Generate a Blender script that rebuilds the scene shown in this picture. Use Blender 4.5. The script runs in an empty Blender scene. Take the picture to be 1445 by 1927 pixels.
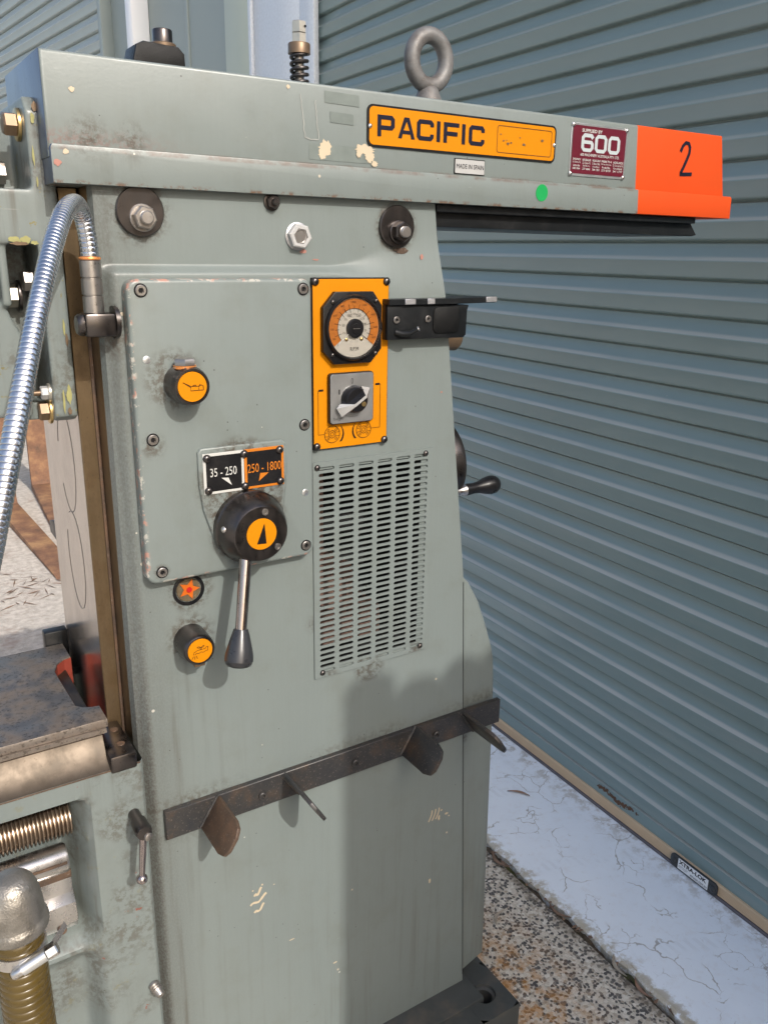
import bpy, bmesh, math, random
from mathutils import Matrix, Vector
rnd = random.Random(7)
R = math.radians
scene = bpy.context.scene
COL = scene.collection

# ------------------------------------------------------------------ camera
cam_data = bpy.data.cameras.new("camera")
cam = bpy.data.objects.new("camera", cam_data)
COL.objects.link(cam)
yaw, pit, rol = R(32.76), R(17.33), R(0.911)
fw = Vector((math.sin(yaw)*math.cos(pit), math.cos(yaw)*math.cos(pit), -math.sin(pit)))
rt = Vector((math.cos(yaw), -math.sin(yaw), 0))
up = rt.cross(fw)
r2 = rt*math.cos(rol) + up*math.sin(rol)
u2 = r2.cross(fw)
M3 = Matrix((r2, u2, -fw)).transposed()
cam.matrix_world = Matrix.Translation((0, -1.0476, 1.55)) @ M3.to_4x4()
cam_data.sensor_fit = 'HORIZONTAL'
cam_data.sensor_width = 36
cam_data.lens = 36*1576/1445
cam_data.clip_start = 0.02
cam_data.clip_end = 2000
scene.camera = cam

# ------------------------------------------------------------------ light
SUN_TO = Vector((0.05, -1.0, 0.78)).normalized()
world = bpy.data.worlds.new("World")
scene.world = world
world.use_nodes = True
wn = world.node_tree.nodes
sky = wn.new("ShaderNodeTexSky")
sky.sky_type = 'NISHITA'
sky.sun_disc = False
sky.sun_elevation = math.asin(SUN_TO.z)
sky.sun_rotation = math.atan2(SUN_TO.x, SUN_TO.y)
sky.dust_density = 4.0
sky.ozone_density = 0.6
bg = wn["Background"]
bg.inputs["Strength"].default_value = 0.15
world.node_tree.links.new(sky.outputs[0], bg.inputs[0])
sun_data = bpy.data.lights.new("sun", 'SUN')
sun_data.energy = 2.3
sun_data.angle = R(0.53)
sun_data.color = (1.0, 0.955, 0.89)
sun = bpy.data.objects.new("sun", sun_data)
COL.objects.link(sun)
sun.rotation_euler = (-SUN_TO).to_track_quat('-Z', 'Y').to_euler()
sun.location = (0, -4, 6)
vs = scene.view_settings
vs.view_transform = 'Standard'
vs.look = 'None'
vs.exposure = 0.72
vs.gamma = 1.0
scene.cycles.use_denoising = True
scene.cycles.max_bounces = 6

# ------------------------------------------------------------------ materials
class NB:
    def __init__(s, name):
        s.mat = bpy.data.materials.new(name)
        s.mat.use_nodes = True
        s.t = s.mat.node_tree
        s.b = s.t.nodes["Principled BSDF"]
        s._pos = None
    def n(s, t): return s.t.nodes.new(t)
    def link(s, a, b): s.t.links.new(a, b)
    def put(s, sock, v):
        if isinstance(v, bpy.types.NodeSocket): s.link(v, sock)
        elif v is not None:
            if hasattr(sock.default_value, "__len__") and not hasattr(v, "__len__"): v = (v,)*len(sock.default_value)
            if hasattr(v, "__len__") and len(sock.default_value) == 4 and len(v) == 3: v = (*v, 1)
            sock.default_value = v
    def pos(s):
        if s._pos is None: s._pos = s.n("ShaderNodeNewGeometry").outputs["Position"]
        return s._pos
    def xyz(s):
        q = s.n("ShaderNodeSeparateXYZ"); s.link(s.pos(), q.inputs[0]); return q.outputs
    def vec(s, scale=(1, 1, 1), off=(0, 0, 0)):
        q = s.n("ShaderNodeMapping"); s.link(s.pos(), q.inputs[0])
        q.inputs["Scale"].default_value = scale; q.inputs["Location"].default_value = off
        return q.outputs[0]
    def m(s, op, a, b=None, c=None, clamp=False):
        q = s.n("ShaderNodeMath"); q.operation = op; q.use_clamp = clamp
        for i, v in enumerate((a, b, c)):
            if v is not None: s.put(q.inputs[i], v)
        return q.outputs[0]
    def ss(s, v, a, b, lo=0.0, hi=1.0):
        q = s.n("ShaderNodeMapRange"); q.interpolation_type = 'SMOOTHSTEP'
        if a > b: a, b, lo, hi = b, a, hi, lo
        for k, x in (("Value", v), ("From Min", a), ("From Max", b), ("To Min", lo), ("To Max", hi)): s.put(q.inputs[k], x)
        return q.outputs[0]
    def noise(s, scale, detail=3, rough=.55, stretch=(1, 1, 1), off=(0, 0, 0), dist=0):
        q = s.n("ShaderNodeTexNoise"); s.link(s.vec(stretch, off), q.inputs["Vector"])
        q.inputs["Scale"].default_value = scale; q.inputs["Detail"].default_value = detail
        q.inputs["Roughness"].default_value = rough; q.inputs["Distortion"].default_value = dist
        return q.outputs["Fac"]
    def vor(s, scale, feature='F1', stretch=(1, 1, 1), warp=0.0, wscale=8):
        q = s.n("ShaderNodeTexVoronoi"); q.feature = feature; q.inputs["Scale"].default_value = scale
        v = s.vec(stretch)
        if warp:
            w = s.n("ShaderNodeTexNoise"); w.inputs["Scale"].default_value = wscale; w.inputs["Detail"].default_value = 4
            s.link(s.pos(), w.inputs["Vector"])
            a = s.n("ShaderNodeVectorMath"); a.operation = 'MULTIPLY_ADD'
            s.link(w.outputs["Color"], a.inputs[0]); a.inputs[1].default_value = (warp,)*3; s.link(v, a.inputs[2]); v = a.outputs[0]
        s.link(v, q.inputs["Vector"])
        return q
    def mix(s, f, a, b, mode='MIX'):
        q = s.n("ShaderNodeMix"); q.data_type = 'RGBA'; q.blend_type = mode
        s.put(q.inputs[0], f); s.put(q.inputs[6], a); s.put(q.inputs[7], b)
        return q.outputs[2]
    def ramp(s, v, stops):
        q = s.n("ShaderNodeValToRGB"); s.link(v, q.inputs[0]); e = q.color_ramp.elements
        while len(e) < len(stops): e.new(0.5)
        for i, (p, c) in enumerate(stops):
            e[i].position = p; e[i].color = (*c, 1)
        return q.outputs[0]
    def bump(s, h, strength=.2, dist=.001):
        q = s.n("ShaderNodeBump"); q.inputs["Strength"].default_value = strength; q.inputs["Distance"].default_value = dist
        s.link(h, q.inputs["Height"]); s.link(q.outputs[0], s.b.inputs["Normal"])
    def fin(s, color, rough=.5, metal=0.0, spec=None, coat=None):
        s.put(s.b.inputs["Base Color"], color); s.put(s.b.inputs["Roughness"], rough); s.put(s.b.inputs["Metallic"], metal)
        if spec is not None: s.put(s.b.inputs["Specular IOR Level"], spec)
        if coat is not None: s.put(s.b.inputs["Coat Weight"], coat)
        return s.mat

MATS = {}
def simple(name, c, rough=.5, metal=0, var=.15, scale=40, bump=0.0, dirt=0.0, dirtc=(.06, .045, .03), spec=None):
    nb = NB(name)
    n = nb.noise(scale, 4)
    col = nb.mix(n, tuple(x*(1-var) for x in c), tuple(x*(1+var) for x in c))
    if dirt:
        d = nb.m('MULTIPLY', nb.ss(nb.noise(scale*.6, 5, .65, off=(3, 1, 7)), .48, .72), dirt)
        col = nb.mix(d, col, dirtc)
    if bump: nb.bump(nb.noise(scale*8, 3), bump, .0006)
    r = nb.m('MULTIPLY_ADD', n, .2, rough-.1)
    MATS[name] = nb.fin(col, r, metal, spec)
    return MATS[name]

PAINT = (.152, .177, .171)
GRIME = (.058, .045, .031)
def paint_mat(name, kind):
    nb = NB(name)
    x, y, z = nb.xyz()
    c = nb.mix(nb.noise(3.5, 4), tuple(v*.93 for v in PAINT), tuple(v*1.05 for v in PAINT))
    c = nb.mix(nb.m('MULTIPLY', nb.ss(nb.noise(14, 5, .65), .46, .76), .5), c, tuple(v*.78 for v in (PAINT[0]*1.05, PAINT[1], PAINT[2]*.93)))
    # oily runs down the paint
    c = nb.mix(nb.m('MULTIPLY', nb.noise(1, 4, .6, stretch=(160, 160, 9)), .22), c, tuple(v*.62 for v in PAINT))
    st = nb.ss(nb.noise(1, 5, .6, stretch=(60, 60, 2.6)), .50, .74)
    gate = nb.ss(nb.noise(5, 3, off=(2, 5, 1)), .38, .62)
    blot = nb.ss(nb.noise(110, 5, .72), .42, .60)
    if kind == 'column':
        left = nb.m('MULTIPLY', nb.ss(x, .40, .27), nb.ss(z, 1.0, .45, .25, 1))
        low = nb.ss(z, .72, .25, .05, .4)
        mid = nb.m('MULTIPLY', nb.ss(x, .5, .3), nb.ss(z, 1.12, .98, 0, .5))
        mask = nb.m('MAXIMUM', nb.m('MAXIMUM', left, low), mid)
        rail = nb.m('MULTIPLY', nb.ss(z, .66, .713), nb.ss(z, .722, .714))
        railt = nb.m('MULTIPLY', nb.ss(z, .79, .762), nb.ss(z, .755, .76))
        mask2 = nb.m('MAXIMUM', rail, nb.m('MULTIPLY', railt, 1.1))
        c = nb.mix(nb.m('MULTIPLY', nb.m('MULTIPLY', st, mask), .75, clamp=True), c, GRIME)
        c = nb.mix(nb.m('MULTIPLY', nb.m('MULTIPLY', nb.m('MULTIPLY', blot, mask2), gate), .8, clamp=True), c, GRIME)
        edge = nb.m('MULTIPLY', nb.m('MAXIMUM', nb.ss(x, .300, .284), nb.ss(x, .36, .284, 0, .45)), nb.ss(z, 1.25, .8, .6, 1))
        c = nb.mix(nb.m('MULTIPLY', nb.m('MULTIPLY', edge, nb.ss(nb.noise(420, 4, .7, stretch=(1, 1, .6)), .25, .68, .25, 1)), .8), c, (.04, .03, .024))
        pts = [(.325, 1.591, .026, .022), (.695, 1.583, .027, .014), (.357, 1.099, .024, .016), (.354, 1.027, .022, .022), (.693, 1.556, .002, .015), (.549, 1.0, .0, .02), (.65, .902, .02, .014), (.278, 1.45, .012, .03), (.866, .72, 0, .02), (.866, .69, 0, .016)]
    elif kind == 'cover':
        pts = [(.345, 1.392, .026, .02), (.313, 1.31, .006, .016), (.313, 1.139, .006, .008), (.43, 1.245, .055, .016), (.438, 1.187, .05, .014), (.528, 1.5, .006, .006), (.31, 1.5, .006, .006)]
    elif kind == 'ram':
        pts = [(.27, 1.668, .0, .035), (.32, 1.668, .0, .03)]
        led = nb.m('MULTIPLY', nb.m('MULTIPLY', nb.ss(z, 1.684, 1.660), nb.m('GREATER_THAN', z, 1.6595)), nb.ss(x, .42, .24))
        c = nb.mix(nb.m('MULTIPLY', led, nb.ss(nb.noise(260, 4, .7), .4, .6), clamp=True), c, (.16, .12, .11))
        ledr = nb.m('MULTIPLY', nb.ss(z, 1.661, 1.657), nb.ss(z, 1.651, 1.654))
        c = nb.mix(nb.m('MULTIPLY', ledr, nb.ss(nb.noise(25, 5, .7), .42, .62, 0, .75)), c, (.10, .07, .055))
        rust = nb.m('MULTIPLY', nb.ss(z, 1.6235, 1.6178), nb.ss(nb.noise(70, 5, .75), .5, .6))
        c = nb.mix(nb.m('MULTIPLY', rust, .9), c, (.105, .052, .028))
        sm = nb.m('MULTIPLY', nb.ss(nb.noise(9, 4, .6, off=(1, 0, 2)), .5, .66), nb.m('MULTIPLY', nb.ss(x, .25, .3), nb.ss(x, .48, .36)))
        c = nb.mix(nb.m('MULTIPLY', nb.m('MULTIPLY', sm, nb.ss(nb.noise(1, 4, .6, stretch=(120, 60, 10)), .35, .65)), .7), c, (.1, .11, .1))
    elif kind == 'plain': pts = [(.735, .908, .004, .02), (.575, .905, .0, .02), (.66, .904, .0, .016)]
    else:  # knee and head castings
        pts = []
        c = nb.mix(nb.m('MULTIPLY', nb.m('MULTIPLY', st, gate), .6), c, GRIME)
        c = nb.mix(nb.m('MULTIPLY', nb.m('MULTIPLY', blot, nb.ss(nb.noise(11, 3), .45, .6)), .55), c, GRIME)
    for (px, pz, r0, r1) in pts:
        dx = nb.m('SUBTRACT', x, px); dz = nb.m('SUBTRACT', z, pz)
        d = nb.m('SQRT', nb.m('ADD', nb.m('MULTIPLY', dx, dx), nb.m('MULTIPLY', dz, dz)))
        f = nb.ss(d, r0, r0+r1, 1, 0)
        f = nb.m('MULTIPLY', f, nb.m('ADD', nb.m('MULTIPLY', blot, .75), nb.m('MULTIPLY', st, .35)), clamp=True)
        c = nb.mix(nb.m('MULTIPLY', f, .95), c, (.05, .037, .026))
    # paint chips, white flecks and dark specks
    v = nb.vor(30)
    q = nb.n("ShaderNodeSeparateColor"); nb.link(v.outputs["Color"], q.inputs[0])
    fleck = nb.m('MULTIPLY', nb.m('LESS_THAN', v.outputs["Distance"], nb.m('MULTIPLY', q.outputs[1], .068)), nb.m('GREATER_THAN', q.outputs[0], .58 if kind != 'cover' else .82))
    c = nb.mix(fleck, c, nb.mix(q.outputs[2], (.38, .32, .24), (.36, .36, .33)))
    v2 = nb.vor(70)
    q2 = nb.n("ShaderNodeSeparateColor"); nb.link(v2.outputs["Color"], q2.inputs[0])
    speck = nb.m('MULTIPLY', nb.m('LESS_THAN', v2.outputs["Distance"], .07), nb.m('GREATER_THAN', q2.outputs[0], .86))
    c = nb.mix(nb.m('MULTIPLY', speck, .8), c, (.04, .035, .03))
    sc = nb.m('MULTIPLY', nb.ss(nb.noise(1, 2, .5, stretch=(9, 9, 160), dist=.6), .73, .78), nb.ss(nb.noise(7, 2), .55, .65))
    c = nb.mix(nb.m('MULTIPLY', sc, .35), c, (.5, .52, .5))
    if kind == 'cover':
        e1 = nb.ss(x, .3005, .2945)
        e2 = nb.m('MAXIMUM', e1, nb.ss(z, 1.5085, 1.5125))
        e2 = nb.m('MAXIMUM', e2, nb.ss(z, 1.1285, 1.1245))
        chip = nb.m('MULTIPLY', e2, nb.ss(nb.noise(85, 4, .65), .53, .57))
        c = nb.mix(chip, c, nb.mix(nb.ss(nb.noise(50, 2), .45, .55), (.34, .18, .14), (.36, .35, .31)))
        ghost = nb.m('MULTIPLY', nb.m('MULTIPLY', nb.m('GREATER_THAN', x, .475), nb.m('LESS_THAN', x, .521)), nb.m('MULTIPLY', nb.m('GREATER_THAN', z, 1.373), nb.m('LESS_THAN', z, 1.455)))
        c = nb.mix(nb.m('MULTIPLY', ghost, .16), c, (.12, .14, .13))
    if kind == 'casting':
        chip = nb.m('MULTIPLY', nb.ss(nb.noise(38, 5, .7, off=(4, 4, 4)), .62, .65), nb.ss(z, 1.1, 1.2, .3, 1))
        c = nb.mix(chip, c, nb.mix(nb.noise(30, 2), (.23, .22, .09), (.06, .04, .03)))
        chip2 = nb.m('MULTIPLY', nb.ss(nb.noise(55, 5, .7, off=(9, 1, 4)), .68, .70), nb.ss(z, 1.0, .9))
        c = nb.mix(chip2, c, (.17, .055, .04))
    nb.bump(nb.m('ADD', nb.noise(260, 2), nb.m('MULTIPLY', nb.noise(24, 3), 1.5)), .10, .0012)
    r = nb.m('MULTIPLY_ADD', nb.noise(18, 4, .6), .3, .22)
    MATS[name] = nb.fin(c, r, 0, .45)

for k in ('column', 'cover', 'ram', 'casting', 'plain'): paint_mat('paint_'+k, k)

def steel(name, c, rough, brush=(4, 4, 300), oil=0.0, oilc=(.14, .085, .035), rvar=.18, osc=12):
    nb = NB(name)
    b = nb.noise(1, 4, .6, stretch=brush)
    col = nb.mix(b, tuple(v*.8 for v in c), tuple(v*1.15 for v in c))
    o = nb.ss(nb.noise(osc, 5, .65, stretch=(1, 1, .5)), .38, .68)
    col = nb.mix(nb.m('MULTIPLY', o, oil), col, oilc)
    sp = nb.ss(nb.noise(210, 4, .7), *((.62, .68) if name != 'steel_top' else (.54, .62)))
    col = nb.mix(nb.m('MULTIPLY', sp, .6), col, (.05, .04, .03))
    nb.bump(b, .05, .0005)
    MATS[name] = nb.fin(col, nb.m('MULTIPLY_ADD', nb.noise(osc, 3), rvar, rough-rvar/2), nb.m('MULTIPLY_ADD', o, -.6*oil, 1.0))

steel('steel_way', (.50, .46, .42), .2, (40, 40, 3), .25, (.3, .24, .18))
steel('steel_oily', (.21, .155, .095), .36, (90, 90, 3), .95, (.075, .046, .020), osc=17)
steel('steel_top', (.30, .265, .235), .5, (120, 6, 6), 1.0, (.15, .12, .095), osc=26)
steel('steel_band', (.085, .07, .056), .45, (8, 60, 60), .8, (.036, .025, .014), osc=34)
steel('steel_screw', (.30, .235, .18), .34, (30, 30, 30), .7, (.06, .04, .025), osc=70)
steel('steel_bright', (.62, .60, .58), .28, (30, 30, 30), .1, osc=60)
steel('steel_dull', (.36, .34, .32), .38, (30, 30, 30), .3, (.13, .09, .06), osc=60)
steel('steel_black', (.098, .090, .088), .30, (40, 40, 40), .25, (.09, .06, .04), osc=60)
steel('lever_steel', (.40, .35, .34), .16, (60, 60, 60), .15, (.2, .1, .08), osc=40)
steel('ram_front', (.16, .19, .27), .34, (40, 40, 6), .2, (.09, .07, .06))
steel('conduit_steel', (.58, .60, .64), .24, (30, 30, 30), .12, (.25, .22, .2), osc=30)
steel('brass_washer', (.55, .40, .18), .35, (30, 30, 30), .2, osc=80)
def rusty(name, a, b, c3, rough=.62, metal=.35, sc=22):
    nb = NB(name)
    n = nb.noise(sc, 6, .68)
    col = nb.ramp(n, [(.3, a), (.5, b), (.68, c3)])
    sp = nb.ss(nb.noise(330, 3, .7), .60, .68)
    col = nb.mix(nb.m('MULTIPLY', sp, .45), col, (.26, .22, .19))
    nb.bump(nb.noise(120, 5, .7), .25, .001)
    MATS[name] = nb.fin(col, rough, metal)
rusty('rail_steel', (.036, .038, .042), (.052, .050, .049), (.095, .068, .050), .42, .5)
rusty('rail_rust', (.065, .046, .037), (.10, .066, .046), (.15, .088, .055), .5, .4, 30)
rusty('fork_rust', (.10, .055, .035), (.20, .10, .055), (.33, .19, .09), .75, .1, 9)
rusty('eye_steel', (.055, .042, .036), (.125, .122, .12), (.17, .175, .178), .55, .35, 20)

simple('orange_paint', (.50, .056, .008), .6, var=.04, scale=12, dirt=.12, dirtc=(.34, .04, .008), spec=.2)
simple('yellow', (.46, .165, .0), .6, var=.05, scale=30, dirt=.12, dirtc=(.3, .10, .0), spec=.15)
simple('plate_orange', (.42, .125, .005), .45, var=.05)
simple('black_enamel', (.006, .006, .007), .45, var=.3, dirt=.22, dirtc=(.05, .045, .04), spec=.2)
simple('print_black', (.005, .005, .006), .6, var=.1, spec=.15)
simple('print_navy', (.007, .008, .018), .6, var=.1, spec=.15)
simple('white_print', (.42, .42, .40), .45, var=.04)
simple('label_white', (.34, .34, .335), .4, var=.05, dirt=.1)
simple('maroon', (.085, .004, .014), .38, var=.06)
simple('silver', (.34, .38, .39), .45, .0, var=.05)
simple('aluminium', (.62, .63, .63), .34, .9, var=.07, dirt=.15, dirtc=(.3, .29, .26))
simple('dial_white', (.36, .34, .30), .5, var=.06, dirt=.25, dirtc=(.38, .33, .25))
simple('dial_orange', (.36, .11, .006), .5, var=.1, dirt=.55, dirtc=(.12, .035, .004), scale=60)
simple('black_plastic', (.007, .007, .008), .3, var=.2, scale=60, dirt=.2, dirtc=(.03, .027, .025), spec=.35)
simple('grip_plastic', (.022, .023, .026), .3, var=.15, scale=80, bump=.05)
simple('black_paint', (.007, .008, .009), .36, var=.3, scale=50, dirt=.3, dirtc=(.03, .03, .03), spec=.3)
simple('black_cast', (.004, .004, .004), .36, var=.4, scale=150, bump=1.0, spec=.25)
simple('worn_steel_edge', (.45, .45, .46), .4, .8, var=.3)
simple('green_dot', (.0, .24, .055), .5, var=.05)
simple('cream', (.42, .35, .25), .6, var=.06)
simple('primer', (.30, .14, .11), .7, var=.2)
simple('red_paint', (.20, .034, .02), .55, var=.2, scale=30, dirt=.5, dirtc=(.10, .08, .06))
simple('red_plastic', (.35, .01, .01), .35, var=.1)
simple('star_orange', (.42, .09, .006), .35, var=.1)
simple('sight_dark', (.10, .075, .045), .25, var=.5, scale=150)
simple('copper', (.62, .24, .07), .4, .5, var=.2)
simple('motor_brown', (.12, .07, .055), .7, var=.5, scale=25)
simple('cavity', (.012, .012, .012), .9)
simple('spring_black', (.055, .05, .048), .35, .8, var=.2, dirt=.3)
simple('nut_brown', (.16, .11, .07), .45, .6, var=.3, scale=90)
simple('nut_zinc', (.52, .49, .42), .35, .8, var=.15, scale=90)
simple('galvanised', (.60, .64, .68), .5, .2, var=.2, scale=90)
simple('wall_sheet', (.26, .305, .29), .5, var=.05, scale=2)
simple('wall_sheet_pale', (.40, .45, .38), .5, var=.06, scale=4)
simple('white_sheet', (.78, .80, .82), .45, var=.03, scale=3)
simple('tan_seal', (.62, .47, .31), .6, var=.1, scale=20)
simple('rubber', (.11, .10, .11), .7, var=.2)
simple('lock_plate', (.035, .036, .037), .45, var=.2)
simple('timber', (.30, .20, .12), .75, var=.3, scale=14)
simple('leaf_a', (.26, .16, .11), .6, var=.3)
simple('leaf_b', (.34, .30, .24), .7, var=.25)
simple('leaf_c', (.17, .11, .075), .7, var=.3)
simple('foot_paint', (.045, .05, .05), .5, var=.35, scale=25, dirt=.5, dirtc=(.11, .09, .07), bump=.2)
simple('hose', (.066, .044, .010), .28, var=.5, scale=24, dirt=.6, dirtc=(.05, .032, .008))
simple('elbow', (.25, .235, .21), .42, .8, var=.35, scale=60, bump=.9, dirt=.6, dirtc=(.10, .085, .065))
simple('door_rust', (.115, .06, .035), .85, var=.5, scale=70, bump=.6)

def door_mat(name, c):
    nb = NB(name)
    n = nb.noise(4, 4)
    col = nb.mix(n, tuple(v*.92 for v in c), tuple(v*1.07 for v in c))
    dust = nb.m('MULTIPLY', nb.ss(nb.noise(1, 4, .6, stretch=(6, 3, 30)), .45, .75), .28)
    x, y, z = nb.xyz()
    dust = nb.m('MULTIPLY', dust, nb.ss(z, 1.7, .2, .35, 1))
    col = nb.mix(dust, col, (.30, .32, .30))
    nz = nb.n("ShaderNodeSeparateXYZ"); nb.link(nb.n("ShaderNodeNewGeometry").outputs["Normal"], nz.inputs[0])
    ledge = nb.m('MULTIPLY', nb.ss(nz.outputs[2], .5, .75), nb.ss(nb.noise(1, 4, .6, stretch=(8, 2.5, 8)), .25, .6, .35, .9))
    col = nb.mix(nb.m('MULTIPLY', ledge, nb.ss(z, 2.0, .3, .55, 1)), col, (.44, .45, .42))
    v = nb.vor(22)
    q = nb.n("ShaderNodeSeparateColor"); nb.link(v.outputs["Color"], q.inputs[0])
    fl = nb.m('MULTIPLY', nb.m('LESS_THAN', v.outputs["Distance"], .03), nb.m('GREATER_THAN', q.outputs[0], .8))
    col = nb.mix(nb.m('MULTIPLY', fl, .6), col, (.4, .4, .38))
    MATS[name] = nb.fin(col, nb.m('MULTIPLY_ADD', nb.noise(2, 2), .12, .26), 0, .6)
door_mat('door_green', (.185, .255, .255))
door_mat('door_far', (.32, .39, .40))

def ground_mat():
    nb = NB('aggregate')
    x, y, z = nb.xyz()
    v = nb.vor(135, warp=.004, wscale=90)
    q = nb.n("ShaderNodeSeparateColor"); nb.link(v.outputs["Color"], q.inputs[0])
    stone = nb.ramp(q.outputs[0], [(0, (.07, .07, .072)), (.34, (.13, .125, .12)), (.5, (.40, .35, .28)), (.7, (.58, .53, .45)), (1, (.68, .65, .58))])
    e = nb.ss(v.outputs["Distance"], .52, .74)
    matrix = nb.mix(nb.noise(50, 4), (.46, .42, .35), (.62, .58, .50))
    c = nb.mix(e, stone, matrix)
    fine = nb.noise(400, 3)
    c = nb.mix(nb.m('MULTIPLY', nb.ss(fine, .55, .7), .5), c, (.10, .09, .08))
    far = nb.ss(y, .9, 2.2)
    plain = nb.mix(nb.ss(nb.noise(30, 6, .7), .3, .7), (.36, .32, .275), (.56, .51, .45))
    plain = nb.mix(nb.ss(nb.noise(6, 5, .65), .52, .7, 0, .55), plain, (.26, .18, .14))
    plain = nb.mix(nb.ss(nb.noise(120, 3, .7), .58, .7, 0, .5), plain, (.18, .15, .12))
    c = nb.mix(far, c, plain)
    # rust that has run out of the machine foot
    dx = nb.m('SUBTRACT', x, 1.03); dy = nb.m('SUBTRACT', y, .0)
    d = nb.m('SQRT', nb.m('ADD', nb.m('MULTIPLY', dx, dx), nb.m('MULTIPLY', nb.m('MULTIPLY', dy, dy), .35)))
    ru = nb.m('MULTIPLY', nb.ss(d, .22, .02), nb.ss(nb.noise(26, 5, .7), .42, .62))
    c = nb.mix(nb.m('MULTIPLY', ru, .7), c, (.46, .22, .05))
    jd = nb.m('MULTIPLY', nb.ss(x, 1.235, 1.27), nb.ss(nb.noise(40, 5, .7), .35, .6, .1, .8))
    c = nb.mix(jd, c, (.13, .105, .075))
    nb.bump(nb.m('ADD', nb.m('MULTIPLY', e, -1.0), nb.m('MULTIPLY', fine, .6)), .45, .002)
    MATS['aggregate'] = nb.fin(c, .8, 0, .3)
    nb = NB('blue_slab')
    x, y, z = nb.xyz()
    c = nb.mix(nb.noise(9, 5, .6), (.74, .805, .88), (.84, .90, .96))
    c = nb.mix(nb.ss(nb.noise(45, 4, .65), .5, .72, 0, .35), c, (.70, .71, .73))
    v = nb.vor(5.2, 'DISTANCE_TO_EDGE', warp=.16, wscale=9)
    crk = nb.m('MULTIPLY', nb.ss(v.outputs["Distance"], .011, .004), nb.ss(nb.noise(6, 3, off=(5, 2, 0)), .46, .56))
    v3 = nb.vor(15, 'DISTANCE_TO_EDGE', warp=.07, wscale=25)
    crk2 = nb.m('MULTIPLY', nb.ss(v3.outputs["Distance"], .024, .008), nb.ss(nb.noise(8, 3, off=(1, 8, 0)), .52, .62))
    c = nb.mix(nb.m('MULTIPLY', nb.m('MAXIMUM', crk, crk2), .62), c, (.20, .165, .12))
    ed = nb.m('MULTIPLY', nb.ss(x, 1.35, 1.29), nb.ss(nb.m('ADD', nb.noise(45, 6, .75), nb.ss(x, 1.325, 1.29, 0, .16)), .48, .70))
    c = nb.mix(nb.m('MULTIPLY', ed, .85), c, (.36, .31, .21))
    ed2 = nb.m('MULTIPLY', nb.ss(x, 1.55, 1.66), nb.ss(nb.noise(34, 6, .7), .45, .62))
    c = nb.mix(nb.m('MULTIPLY', ed2, .6), c, (.31, .28, .22))
    sp = nb.ss(nb.noise(150, 4, .75), .66, .72)
    c = nb.mix(nb.m('MULTIPLY', sp, .6), c, (.20, .17, .13))
    # rows of old tyre lugs
    w = nb.n("ShaderNodeTexWave"); nb.link(nb.vec((1, .35, 1)), w.inputs[0]); w.inputs["Scale"].default_value = 14; w.inputs["Distortion"].default_value = 1.5
    band = nb.m('PINGPONG', nb.m('ADD', nb.m('MULTIPLY_ADD', x, .35, y), .12), .17)
    ty = nb.m('MULTIPLY', nb.m('MULTIPLY', nb.ss(band, .145, .155), nb.ss(w.outputs["Fac"], .5, .6)), nb.ss(nb.noise(13, 4), .42, .6))
    c = nb.mix(nb.m('MULTIPLY', ty, .10), c, (.30, .31, .33))
    nb.bump(nb.m('SUBTRACT', nb.noise(130, 4), nb.m('MULTIPLY', crk, 2.0)), .25, .001)
    MATS['blue_slab'] = nb.fin(c, .7, 0, .35)
    nb = NB('joint_soil')
    c = nb.mix(nb.ss(nb.noise(40, 5, .7), .4, .6), (.045, .034, .024), (.10, .08, .055))
    c = nb.mix(nb.ss(nb.noise(18, 4), .52, .62, 0, .75), c, (.07, .085, .025))
    nb.bump(nb.noise(180, 5, .7), .9, .004)
    MATS['joint_soil'] = nb.fin(c, .95)
ground_mat()
nb = NB('gauge_glass')
out = nb.t.nodes["Material Output"]
tr = nb.n("ShaderNodeBsdfTransparent"); gl = nb.n("ShaderNodeBsdfGlossy"); gl.inputs["Roughness"].default_value = .06
mx = nb.n("ShaderNodeMixShader"); fr = nb.n("ShaderNodeFresnel"); fr.inputs["IOR"].default_value = 1.45
nb.link(fr.outputs[0], mx.inputs[0]); nb.link(tr.outputs[0], mx.inputs[1]); nb.link(gl.outputs[0], mx.inputs[2]); nb.link(mx.outputs[0], out.inputs["Surface"])
MATS['gauge_glass'] = nb.mat

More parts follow.
